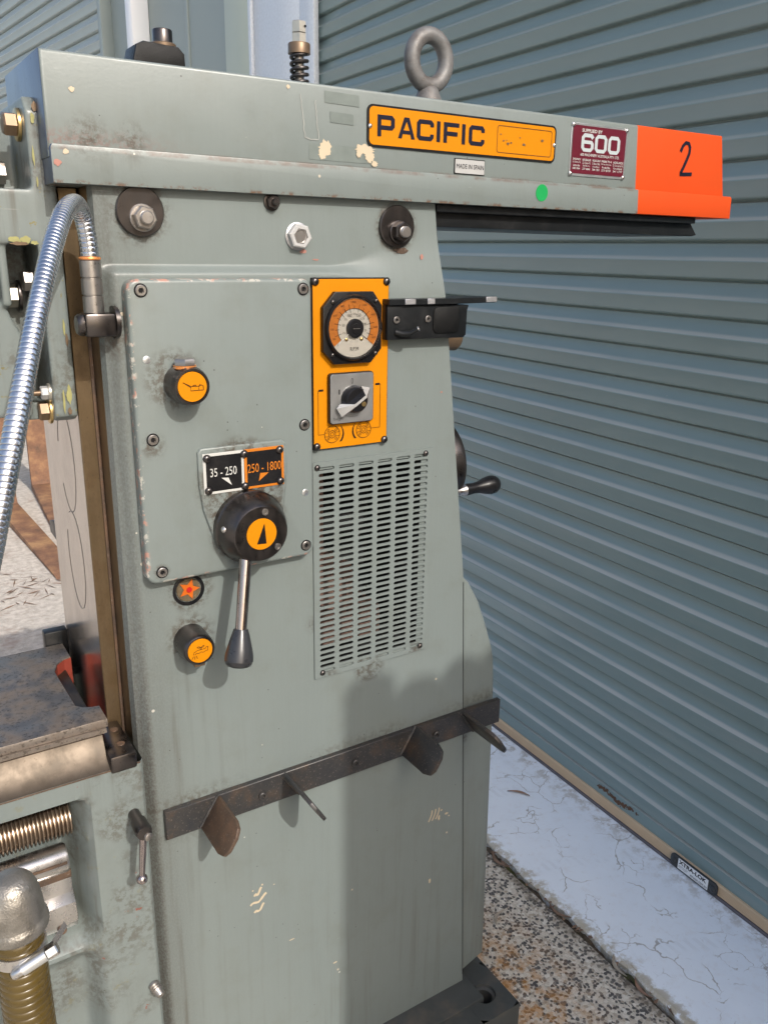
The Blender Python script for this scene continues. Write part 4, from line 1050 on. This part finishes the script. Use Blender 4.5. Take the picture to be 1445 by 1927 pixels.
for i in range(15):
    a = R(-20+i*220/14)
    r0, r1 = (.0215, .0330) if i % 2 == 0 else (.0240, .0305)
    flat('tick', [stroke([(tx+r0*math.cos(a), tz+r0*math.sin(a)), (tx+r1*math.cos(a), tz+r1*math.sin(a))], .0006)], YD-.0013, 'print_black', ta)
for a, s_, q in ((200, '25', .0022), (168, '50', .0028), (142, '75', .0022), (115, '100', .0034), (90, '125', .0022), (65, '150', .0034), (40, '175', .0022), (14, '200', .0030), (-12, '225', .0022)):
    cx, cz = tx+.0175*math.cos(R(a)), tz+.0190*math.sin(R(a))
    text(s_, (cx-.0011*len(s_), cx+.0011*len(s_), cz-q/1.6, cz+q/1.6), YD-.0008, 'print_black', ta, bold=-.005)
for a, s_ in ((204, '200'), (182, '300'), (150, '600'), (122, '800'), (92, '1000'), (62, '1200'), (30, '1400'), (0, '1600'), (-24, '1800')):
    cx, cz = tx+.0352*math.cos(R(a)), tz+.0352*math.sin(R(a))
    text(s_, (cx-.0009*len(s_), cx+.0009*len(s_), cz-.0014, cz+.0014), YD-.0010, 'print_black', ta, bold=-.005)
text('R.P.M', (tx-.0062, tx+.0072, tz-.0315, tz-.0265), YD-.0008, 'print_black', ta)
obj('needle', B().box(tx-.0006, tx+.0006, YD-.0030, YD-.0022, tz+.008, tz+.0345, .0001, 1, Matrix.Rotation(R(-130), 3, 'Y'), (tx, YD, tz)), 'white_print', ta)
obj('needle_shadow_line', B().box(tx-.0003, tx+.0003, YD-.0016, YD-.0012, tz+.013, tz+.0265, 0, 1, Matrix.Rotation(R(128), 3, 'Y'), (tx, YD, tz)), 'print_black', ta)
obj('hub_cap', B().lathe((tx+.0005, YD-.0008, tz-.0005), (0, -1, 0), [(0, .0132), (.0035, .0132), (.0048, .0120), (.0050, .0068), (.0060, .0066), (.0062, 0)], 32), 'black_plastic', ta)
obj('slot', B().box(tx-.005, tx+.006, YD-.0073, YD-.0070, tz-.0010, tz-.0002), 'steel_dull', ta)
for x in (tx-.0125, tx+.0120): obj('stop_pin', B().lathe((x, YD-.0006, tz-.0155), (0, -1, 0), [(0, .0026), (.001, .0025), (.002, .0014), (.0022, 0)], 14), 'brass_washer', ta)
obj('glass', B().lathe((tx, YD-.0040, tz), (0, -1, 0), [(0, .0415), (.0005, .0414), (.0006, 0)], 48), 'gauge_glass', ta)
YD = YB_
for x, z in ((tx-.0325, tz+.0355), (tx+.0375, tz+.0360), (tx+.0370, tz-.0370), (tx-.0330, tz-.0365)): screw(x, YQ-.0081, z, .0034, ta, rnd.uniform(0, 1.5)).data = SCREW

# rotary switch
sx, sz = .6075, 1.3475
swt = obj('rotary_switch', B().prism(rrect(sx-.0365, sx+.0365, sz-.0365, sz+.0365, .005), YQ-.0070, YQ+.0006, 'y', .0008), 'black_plastic', MM)
obj('face_plate', B().prism(rrect(sx-.0352, sx+.0352, sz-.0352, sz+.0352, .0045), YQ-.0080, YQ-.0069, 'y', .0003, 1), 'aluminium', swt)
YS = YQ-.0083
for s_, bx in (('0', (sx-.0020, sx+.0014, sz+.0205, sz+.0285)), ('1', (sx-.0225, sx-.0205, sz+.0065, sz+.0135)), ('2', (sx+.0185, sx+.0225, sz+.0080, sz+.0150))): text(s_, bx, YS, 'print_black', swt, bold=-.01)
text('Telergon', (sx-.0315, sx-.0145, sz-.0315, sz-.0268), YS, 'print_black', swt, bold=-.01, shear=.4)
kb = obj('knob', B().lathe((sx+.0012, YS+.0004, sz-.0015), (0, -1, 0), [(0, .0200), (.003, .0200), (.0045, .0190), (.0120, .0180), (.0135, .0165), (.0136, 0)], 40), 'black_plastic', swt)
rot = Matrix.Rotation(R(-33), 3, 'Y')
b = B(); c_ = Vector((sx+.0012, 0, sz-.0015))
def K(u, v, y): return tuple(c_+rot @ Vector((u, 0, v))+Vector((0, y, 0)))
yb, yt = YS-.006, YS-.0215
base = [(-.0315, -.0075), (-.0235, -.0100), (.0185, -.0100), (.0290, .0), (.0185, .0100), (-.0235, .0100), (-.0315, .0075)]
topl = [(-.0110, -.0016), (-.0100, -.0020), (.0110, -.0020), (.0125, 0), (.0110, .0020), (-.0100, .0020), (-.0110, .0016)]
vb_ = [b.bm.verts.new(K(u, v, yb)) for u, v in base]; vt = [b.bm.verts.new(K(u, v, yt)) for u, v in topl]
for k in range(7):
    f = b.bm.faces.new((vb_[k], vb_[(k+1) % 7], vt[(k+1) % 7], vt[k])); f.material_index = 1 if k in (0, 6, 5, 3) else 0
b.bm.faces.new(vt).material_index = 1; b.bm.faces.new(vb_[::-1])
bmesh.ops.recalc_face_normals(b.bm, faces=b.bm.faces)
simple('bright_facet', (.40, .40, .39), .3, .35, var=.08)
hd = obj('pointer_grip', b, ['black_plastic', 'bright_facet'], swt)
obj('screw_head', B().lathe((sx+.0110, YS-.0136, sz-.0075), (0, -1, 0), [(0, .0036), (.0012, .0034), (.0016, 0)], 16), 'brass_washer', swt)

# ---- tool rail with welded hooks
rl = obj('tool_rail', B().box(.2965, .9305, -.0100, -.0002, .7135, .7615, .0009, 1), 'rail_steel', MM)
def hook(x0, z0, x1, z1, ln, mt):
    d_ = Vector((x1-x0, 0, z1-z0)); h_ = d_.length; d_.normalize(); nrm = Vector((d_.z, 0, -d_.x))
    ol = [(0, 0), (ln-.020, 0), (ln-.006, .005), (ln, .016), (ln, h_-.016), (ln-.006, h_-.005), (ln-.020, h_), (0, h_)]
    b = B()
    def Q(a, t, s_): return Vector((x0, -.0095-a, z0))+d_*t+nrm*s_
    va = [b.bm.verts.new(Q(a, t, -.0030)) for a, t in ol]; vb = [b.bm.verts.new(Q(a, t, .0030)) for a, t in ol]
    fs = [b.bm.faces.new(va), b.bm.faces.new(vb[::-1])]+[b.bm.faces.new((va[i], vb[i], vb[(i+1) % 8], va[(i+1) % 8])) for i in range(8)]
    bmesh.ops.recalc_face_normals(b.bm, faces=fs)
    bmesh.ops.bevel(b.bm, geom=list(b.bm.edges), offset=.0011, segments=2, profile=.5, affect='EDGES')
    o = obj('hook', b, mt, rl)
    for i in range(7):                      # weld beads along the root
        q = Q(0, h_*(i+.3)/7, .0035)
        obj('weld_bead', B().lathe(q+Vector((0, .001, 0)), (0, -1, 0), [(0, .0042), (.0018, .0036), (.0032, .0016), (.0035, 0)], 10), 'rail_steel', o) if False else None
    w_ = B(); w_.tube([Q(.0004, h_*i/10, .0035)+Vector((rnd.uniform(-.0006, .0006), 0, 0)) for i in range(11)], [.0028+rnd.uniform(-.0006, .0008) for i in range(11)], 8)
    obj('weld_bead', w_, 'rail_steel', o)
hook(.3805, .7600, .3510, .7140, .088, 'rail_rust')
hook(.4880, .7610, .5180, .7150, .092, 'rail_steel')
hook(.7420, .7640, .7130, .7170, .086, 'rail_steel')
hook(.8420, .7620, .8720, .7160, .096, 'rail_steel')
RS = B(); RS.lathe((0, 0, 0), (0, -1, 0), [(0, 1), (.55, 1), (.7, .85), (.7, .5), (.2, .45), (.2, 0)], 18)
RSM = RS.mesh('cap_screw'); RSM.materials.append(MATS['rail_steel'])
for x, z in ((.450, .7345), (.6185, .7355), (.7840, .7355)): inst('cap_screw', RSM, [], (x, -.0100, z), rl, scale=.0066)

# ---- black tool bracket on the back edge
br = obj('tool_bracket', B().prism([(.662, 1.4275), (.800, 1.4260), (.8045, 1.430), (.8055, 1.466), (.808, 1.474), (.662, 1.476)], -.020, -.001, 'y', .0015), 'black_paint', MM)
obj('raised_pad', B().prism(rrect(.742, .790, 1.434, 1.4725, .008), -.0222, -.0195, 'y', .001), 'black_cast', br)
b = B(); b.prism([(.662, -.024), (.775, -.026), (.808, -.020), (.855, -.012), (.868, -.010), (.869, -.001), (.85, .028), (.80, .050), (.772, .050), (.772, -.002), (.662, -.002)], 1.4762, 1.4845, 'z', .0008, 1)
obj('top_plate', b, 'black_paint', br)
for x0, x1 in ((.688, .706), (.727, .740), (.846, .867)): obj('worn_edge', B().box(x0, x1, -.0268 if x0 < .8 else -.0145, -.0240 if x0 < .8 else -.0110, 1.4770, 1.4850, .0006, 1), 'worn_steel_edge', br)
obj('rear_web', B().box(.772, .803, -.0005, .052, 1.4270, 1.4765, .002), 'black_paint', br)
for x in (.677, .7325): sock(x, -.0203, 1.4555, .0052, br)
obj('peg', B().tube([(.676, -.020, 1.4385), (.684, -.026, 1.4360), (.694, -.034, 1.4375), (.701, -.042, 1.4445)], [.0042, .0040, .0036, .0036], 12), 'black_paint', br)
obj('peg_tip', B().lathe((.7008, -.0418, 1.4442), (.62, -.6, .5), [(0, .0037), (.0012, .0034), (.0015, 0)], 14), 'steel_bright', br)
obj('cable_gland', B().lathe((.80, .045, 1.4225), (1, -.15, -.1), [(0, .022), (.030, .021), (.036, .016), (.037, 0)], 28), 'nut_brown', br)

# ---- handwheel behind the column
hw = obj('handwheel', B().lathe((.862, .150, 1.186), (1, 0, 0), [(0, .070), (.006, .0775), (.020, .0800), (.029, .0780), (.031, .0740), (.029, .0640), (.014, .0600), (.012, .024), (.022, .022), (.024, 0)], 64), 'steel_black', MM)
obj('rim_edge', B().tube([(.8625, .150+.0735*math.cos(t), 1.186+.0735*math.sin(t)) for t in [i*2*math.pi/60 for i in range(60)]], .0012, 6, True), 'worn_steel_edge', hw)
gp = Vector((.880, .086, 1.1435))
obj('ferrule', B().lathe(gp, (1, 0, .03), [(0, .0085), (.014, .0080), (.019, .0105), (.0205, .0105)], 24), 'steel_bright', hw)
obj('grip', B().lathe(gp+Vector((.0205, 0, .0006)), (1, 0, .03), [(0, .0105), (.004, .0110), (.018, .0098), (.030, .0108), (.044, .0148), (.056, .0172), (.066, .0165), (.073, .0125), (.0765, .006), (.077, 0)], 32), 'black_plastic', hw)
obj('wheel_shaft', B().lathe((.82, .150, 1.186), (1, 0, 0), [(0, .016), (.06, .016)], 20), 'steel_dull', hw)

# ---- universal head casting on the front of the column
def remeshed(name, b, voxel, its):
    me = b.mesh(name); o = bpy.data.objects.new('tmp', me); COL.objects.link(o)
    m1 = o.modifiers.new('r', 'REMESH'); m1.mode = 'VOXEL'; m1.voxel_size = voxel
    m2 = o.modifiers.new('s', 'SMOOTH'); m2.factor = .5; m2.iterations = its
    bpy.context.view_layer.update()
    out_ = bpy.data.meshes.new_from_object(o.evaluated_get(bpy.context.evaluated_depsgraph_get()))
    bpy.data.objects.remove(o); out_.shade_smooth(); out_.materials.clear()
    return out_
b = B()
b.prism([(.045, 1.345), (.045, 1.695), (.058, 1.712), (.10, 1.713), (.30, 1.713), (.30, 1.337), (.06, 1.337)], .2125, .2400, 'x')
b.box(-.15, .2135, .046, .30, 1.552, 1.612)
b.box(-.15, .2140, .135, .30, 1.350, 1.700)
b.box(-.15, .1840, .092, .30, 1.600, 1.668)
b.prism([(-.15, 1.36), (.189, 1.345), (.1935, 1.40), (.186, 1.446), (.176, 1.468), (.171, 1.484), (-.15, 1.484)], .058, .30, 'y')
b.prism([(.175, 1.338), (.216, 1.338), (.216, 1.352), (.196, 1.362)], .075, .30, 'y')
b.box(.168, .178, .05, .30, 1.48, 1.558)
head_me = remeshed('head_casting', b, .0026, 5)
head = obj('head_casting', head_me, 'paint_casting', MM)
def hexbolt(x, y, z, r, h, wash, mt, ph, stud=0.0):
    o = obj('hex_bolt', B().lathe((x, y, z), (-1, 0, 0), [(0, r), (h*.86, r), (h, r*.85), (h+.0002, 0)], 6, ph), mt, head)
    if wash: obj('washer', B().lathe((x+.003, y, z), (-1, 0, 0), [(0, r*1.35), (.0032, r*1.35), (.0038, r*1.28), (.0039, 0)], 28), wash, o)
    if stud: obj('stud', B().lathe((x-h, y, z), (-1, 0, 0), [(0, .0035), (stud, .0032)], 12), 'nut_brown', o)
hexbolt(.2090, .082, 1.684, .0135, .0150, 'brass_washer', 'nut_brown', .2)
hexbolt(.1980, .128, 1.634, .0140, .0130, None, 'steel_dull', .25, .004)
hexbolt(.1960, .120, 1.489, .0145, .0150, 'steel_black', 'nut_zinc', .3)
hexbolt(.2115, .095, 1.508, .0130, .0130, None, 'steel_dull', .1)
hexbolt(.2100, .064, 1.3735, .0085, .0090, 'nut_zinc', 'label_white', .2, .013)
hexbolt(.2100, .074, 1.3490, .0125, .0125, 'brass_washer', 'nut_brown', .1)
simple('old_paint', (.24, .23, .09), .7, var=.35, scale=90)
for k, (x, z, rx, rz) in enumerate(((.2235, 1.700, .004, .006), (.2200, 1.688, .0025, .008), (.2325, 1.455, .0018, .013), (.2345, 1.44, .002, .010), (.2310, 1.372, .004, .014), (.2240, 1.365, .0018, .020), (.2300, 1.352, .003, .006), (.2170, 1.648, .0014, .012), (.2185, 1.62, .0012, .008))):
    flat('bare_patch', [blob(x, z, rx, rz, 16, .45, 200+k)], .0438-.0002*k, 'old_paint' if k % 3 else 'nut_brown', head)
for k, (x, z, rx, rz) in enumerate(((.187, 1.556, .010, .0045), (.199, 1.5565, .008, .005), (.209, 1.553, .005, .003), (.192, 1.552, .012, .0025))):
    flat('bare_patch', [blob(x, z, rx, rz, 20, .5, 240+k)], .0443-.0002*k, 'old_paint' if k != 3 else 'nut_brown', head)

# ---- knee and saddle
def yk(x, z):
    m_ = 1-smooth(x, .160, .194)
    top = 1-smooth(z, .826, .842)
    lowm = smooth(z, .585, .635)
    y = -.030+m_*top*(.030+.045*lowm)
    rib = math.exp(-((z-.592)/.020)**2)*m_
    y -= .020*rib
    y += .012*m_*(1-smooth(z, .42, .56))
    y += .006*(1-smooth(.2665-x, 0, .006))**2
    dimple = math.exp(-((x-.178)/.012)**2-((z-.655)/.02)**2)
    return y-.004*dimple
b = B()
xs = [-.06+i*.0045 for i in range(72)]+[.2615, .2635, .2650, .2658, .2663]; xs = sorted(set([x for x in xs if x < .2610]+[.2610, .2635, .2650, .2658, .2664]))
zs = [.16+i*.006 for i in range(119)]+[.8735]
b.grid(xs, zs, lambda x, z: (x, yk(x, z), z))
b.quad((.2664, yk(.2664, .16), .16), (.2664, .33, .16), (.2664, .33, .8735), (.2664, yk(.2664, .87), .8735))
b.quad((-.06, -.03, .16), (-.06, -.03, .8735), (-.06, .33, .8735), (-.06, .33, .16))
b.quad((-.06, .33, .16), (-.06, .33, .8735), (.2664, .33, .8735), (.2664, .33, .16))
b.quad((-.06, -.02, .16), (.2664, -.02, .16), (.2664, .33, .16), (-.06, .33, .16))
knee = obj('knee', b, 'paint_casting', MM)
b = B(); b.prism([(-.0302, .8738), (-.0125, .8855), (.0005, .9110), (.30, .9110), (.30, .8738)], -.06, .2225, 'x', .0008, 1)
obj('knee_way', b, 'steel_band', knee)
obj('paint_lip', B().box(-.06, .262, -.0312, -.0296, .8712, .8732, .0003, 1), 'rail_rust', knee)
notch = [(.2318, .048), (.222, .0495), (.2105, .055), (.2030, .064), (.2015, .12), (.2000, .183), (.2075, .205), (.2200, .2175), (.2318, .2215)]
up_ = [(-.06, .0065), (.2318, .0065)]+notch+[(.2318, .276), (-.06, .276)]
dn_ = [(-.06, .0030), (.2290, .0030), (.2290, .047)]+[(x, y) for x, y in notch[1:-1]]+[(.2290, .222), (.2290, .29), (-.06, .29)]
sd = obj('saddle_plate', B().prism(up_, .9178, .9302, 'z', .0009, 2), 'steel_top', MM)
obj('saddle_shim', B().prism(dn_, .9112, .9176, 'z'), 'steel_top', sd)
b = B()
for (p, q) in zip(notch, notch[1:]): b.quad((p[0]+.0007, p[1], .80), (q[0]+.0007, q[1], .80), (q[0]+.0007, q[1], .9285), (p[0]+.0007, p[1], .9285))
obj('notch_wall', b, 'red_paint', sd)
obj('far_gib', B().box(.206, .2425, .279, .300, .88, .952, .003), 'black_paint', sd)
wp = B(); wp.box(.2215, .2575, -.0345, .060, .868, .8935, .0035, 2)
wo = obj('way_wiper', wp, 'steel_black', MM)
for x, y in ((.246, .035), (.244, -.005)): obj('screw_recess', B().lathe((x, y, .8932), (0, 0, 1), [(0, .006), (.0006, .0055), (.0007, 0)], 16), 'rail_rust', wo)

prof = []; t = 0.0
while t < .27: prof += [(t, .0200), (t+.0007, .0206), (t+.0017, .0246), (t+.0034, .0246), (t+.0044, .0206)]; t += .0052
obj('lead_screw', B().lathe((-.098, .026, .7835), (1, 0, 0), prof, 30), 'steel_screw', MM)
obj('feed_shaft', B().lathe((-.08, .004, .7365), (1, 0, 0), [(0, .0205), (.236, .0205), (.239, .0190), (.2392, 0)], 12, .2), 'steel_bright', MM)
obj('shaft_keyway', B().box(-.08, .156, -.0172, -.0158, .7395, .7435), 'rail_rust', bpy.data.objects['feed_shaft'])
b = B(); b.prism([(.04, .620), (-.004, .624), (-.012, .640), (-.010, .668), (.004, .676), (.006, .704), (.04, .704)], .118, .163, 'x', .0015)
sbk = obj('shaft_block', b, 'steel_bright', MM)
obj('block_cap', B().box(.119, .162, -.002, .036, .7045, .7160, .001), 'rail_rust', sbk)
obj('block_screw', B().lathe((.140, -.006, .630), (0, -1, .1), [(0, .006), (.008, .006), (.009, .005), (.0091, 0)], 16), 'rail_rust', sbk)
# clamp lever on the knee
pv = Vector((.2475, -.029, .7930))
cl = obj('clamp_lever', B().lathe(pv, (0, -1, 0), [(0, .0085), (.022, .0085), (.0225, .0110), (.044, .0118), (.050, .0100), (.051, 0)], 24), 'steel_black', MM)
dv = Vector((-.13, -.10, -1)).normalized()
obj('arm', B().lathe(pv+Vector((.000, -.042, -.006)), dv, [(0, .0052), (.03, .0048), (.062, .0040)], 16), 'lever_steel', cl)
q_ = pv+Vector((.000, -.042, -.006))+dv*.066
obj('ball', B().lathe(q_-dv*.008, dv, [(0, 0), (.0012, .0032), (.004, .0068), (.008, .0080), (.012, .0068), (.0148, .0032), (.016, 0)], 20), 'lever_steel', cl)
obj('boss', B().lathe(pv+Vector((.004, -.049, -.006)), (.3, -1, -.1), [(0, .0062), (.003, .0060), (.0042, .0045), (.0044, 0)], 16), 'steel_dull', cl)
gn = obj('grease_fitting', B().lathe((.2545, -.029, .4855), (.25, -1, -.3), [(0, .0085), (.004, .0085), (.006, .0068), (.008, .0085), (.010, .0068), (.012, .0085), (.014, .0068), (.020, .0064), (.022, .0050), (.0222, 0)], 18), 'steel_dull', MM)

# ---- flexible metal conduit
ctl = [(.2585, -.004, 1.48), (.2585, -.004, 1.522), (.2590, -.004, 1.545), (.2575, -.004, 1.566), (.2530, -.008, 1.584), (.2420, -.029, 1.595), (.2210, -.069, 1.585), (.1980, -.114, 1.556), (.1720, -.164, 1.511), (.1490, -.199, 1.460), (.1290, -.229, 1.411), (.1090, -.254, 1.359), (.0890, -.274, 1.304), (.0660, -.295, 1.240), (.04, -.312, 1.14), (.005, -.318, 1.0), (-.025, -.29, .86), (-.04, -.21, .74), (-.04, -.11, .68), (-.04, -.025, .66), (-.04, .05, .655), (-.04, .1, .655)]
ctl = [Vector(c) for c in ctl]; path = []
for i in range(1, len(ctl)-2):
    p0, p1, p2, p3 = ctl[i-1:i+3]
    for k in range(30):
        t = k/30
        path.append(.5*((2*p1)+(p2-p0)*t+(2*p0-5*p1+4*p2-p3)*t*t+(3*p1-p0-3*p2+p3)*t**3))
pts = []; rad = []; acc = 0; step = .0008; last = path[0]; s_tot = 0
for a, c in zip(path, path[1:]):
    L_ = (c-a).length; d0 = 0
    while acc+L_-d0 >= step:
        d0 += step-acc; acc = 0; s_tot += 1
        pts.append(a+(c-a)*(d0/L_)); rad.append((.01035, .0104, .0104, .0104, .0104, .01035, .0099)[s_tot % 7])
    acc += L_-d0
cd = obj('flexible_conduit', B().tube(pts, rad, 20), 'conduit_steel', MM)
fe = B(); fe.lathe((.2585, -.004, 1.474), (0, 0, 1), [(0, .0110), (.001, .0118), (.0195, .0118), (.0200, .0104), (.0215, .0104), (.022, .0120), (.0395, .0120), (.0400, .0106), (.0415, .0106), (.042, .0121), (.060, .0121), (.061, .0110), (.0612, 0)], 32)
obj('ferrule', fe, 'steel_dull', cd)
obj('copper_ring', B().lathe((.2585, -.004, 1.5352), (0, 0, 1), [(0, .0122), (.0014, .0126), (.0028, .0120), (.003, .0100)], 32), 'copper', cd)
b = B(); b.box(.2440, .2800, -.0195, .0125, 1.4475, 1.4745, .003, 2); b.lathe((.2365, -.0035, 1.461), (1, 0, 0), [(0, .0105), (.0035, .0135), (.010, .0138), (.0102, 0)], 8, .39)
obj('elbow_fitting', b, 'steel_black', cd)
obj('backing_washer', B().lathe((.2795, -.0035, 1.463), (1, 0, 0), [(0, .0195), (.004, .0195), (.0045, .0185), (.0055, .0185)], 32), 'steel_black', cd)

# ---- coolant hose in front of the knee
HZ = thing('coolant_hose', 'ribbed amber hose clipped to a cast pipe elbow in front of the knee', 'hose', (.055, -.335, .55))
ax = Vector((.002, -.010, -1)).normalized(); h0 = Vector((.0585, -.320, .925))
b = B()
b.lathe(h0-ax*.002, -ax, [(0, .0285), (.002, .0300), (.010, .0302), (.013, .0278), (.030, .0262), (.042, .0245), (.052, .0205), (.058, .0140), (.0605, .006), (.061, 0)], 36)
b.lathe(h0-ax*.030, (-1, .15, .12), [(0, .0250), (.02, .0252), (.045, .0255), (.047, .0290), (.06, .0295)], 32)
el = remeshed('pipe_elbow', b, .0022, 4)
obj('pipe_elbow', el, 'elbow', HZ)
pr = [(-.004, .0200)]; t = 0
while t < .90:
    pr += [(t, .0232), (t+.0035, .0236), (t+.0068, .0232), (t+.0076, .0224)]; t += .0085
obj('hose_body', B().lathe(h0+ax*.004, ax, pr, 36), 'hose', HZ)
cb = B(); cb.lathe(h0+ax*.014, ax, [(0, .0240), (.0004, .0252), (.0125, .0252), (.013, .0240)], 40)
clp = obj('hose_clamp', cb, 'steel_bright', HZ)
cdir = Vector((.052, -.006, .022)).normalized(); c0 = h0+ax*.021+Vector((-.006, -.0265, -.004))
obj('worm_housing', B().lathe(c0+cdir*.004, cdir, [(0, .0062), (.024, .0062), (.0245, 0)], 16), 'aluminium', clp)
obj('worm_screw', B().lathe(c0+cdir*.028, cdir, [(0, .0052), (.001, .0070), (.010, .0070), (.011, .0058), (.0112, 0)], 6), 'steel_bright', clp)
obj('worm_tip', B().lathe(c0-cdir*.006, cdir, [(0, .0035), (.002, .0048), (.010, .0048)], 14), 'steel_bright', clp)
obj('band_tail', B().quad(tuple(c0+Vector((.030, .004, .014))), tuple(c0+Vector((.046, .010, .028))), tuple(c0+Vector((.049, .012, .020))), tuple(c0+Vector((.033, .006, .004)))), 'steel_bright', clp)

# ---- labels on parts that look different from the rest of the machine
for nm, lb in (('ram', 'long grey ram with a bright orange end'), ('nameplate', 'yellow nameplate lettered in black'), ('supplier_plaque', 'maroon and silver supplier plaque'), ('origin_label', 'small white label lettered MADE IN SPAIN'), ('control_panel', 'yellow panel behind the rev counter and switch'),
               ('vent_grille', 'slotted vent grille'), ('tool_rail', 'rusty steel rail with welded hooks'), ('flexible_conduit', 'shiny ribbed steel conduit'), ('lead_screw', 'oily threaded screw'), ('slideway', 'bare ground steel slideway'), ('tool_bracket', 'black tool bracket'), ('eye_bolt', 'worn steel lifting eye')):
    bpy.data.objects[nm]['label'] = lb
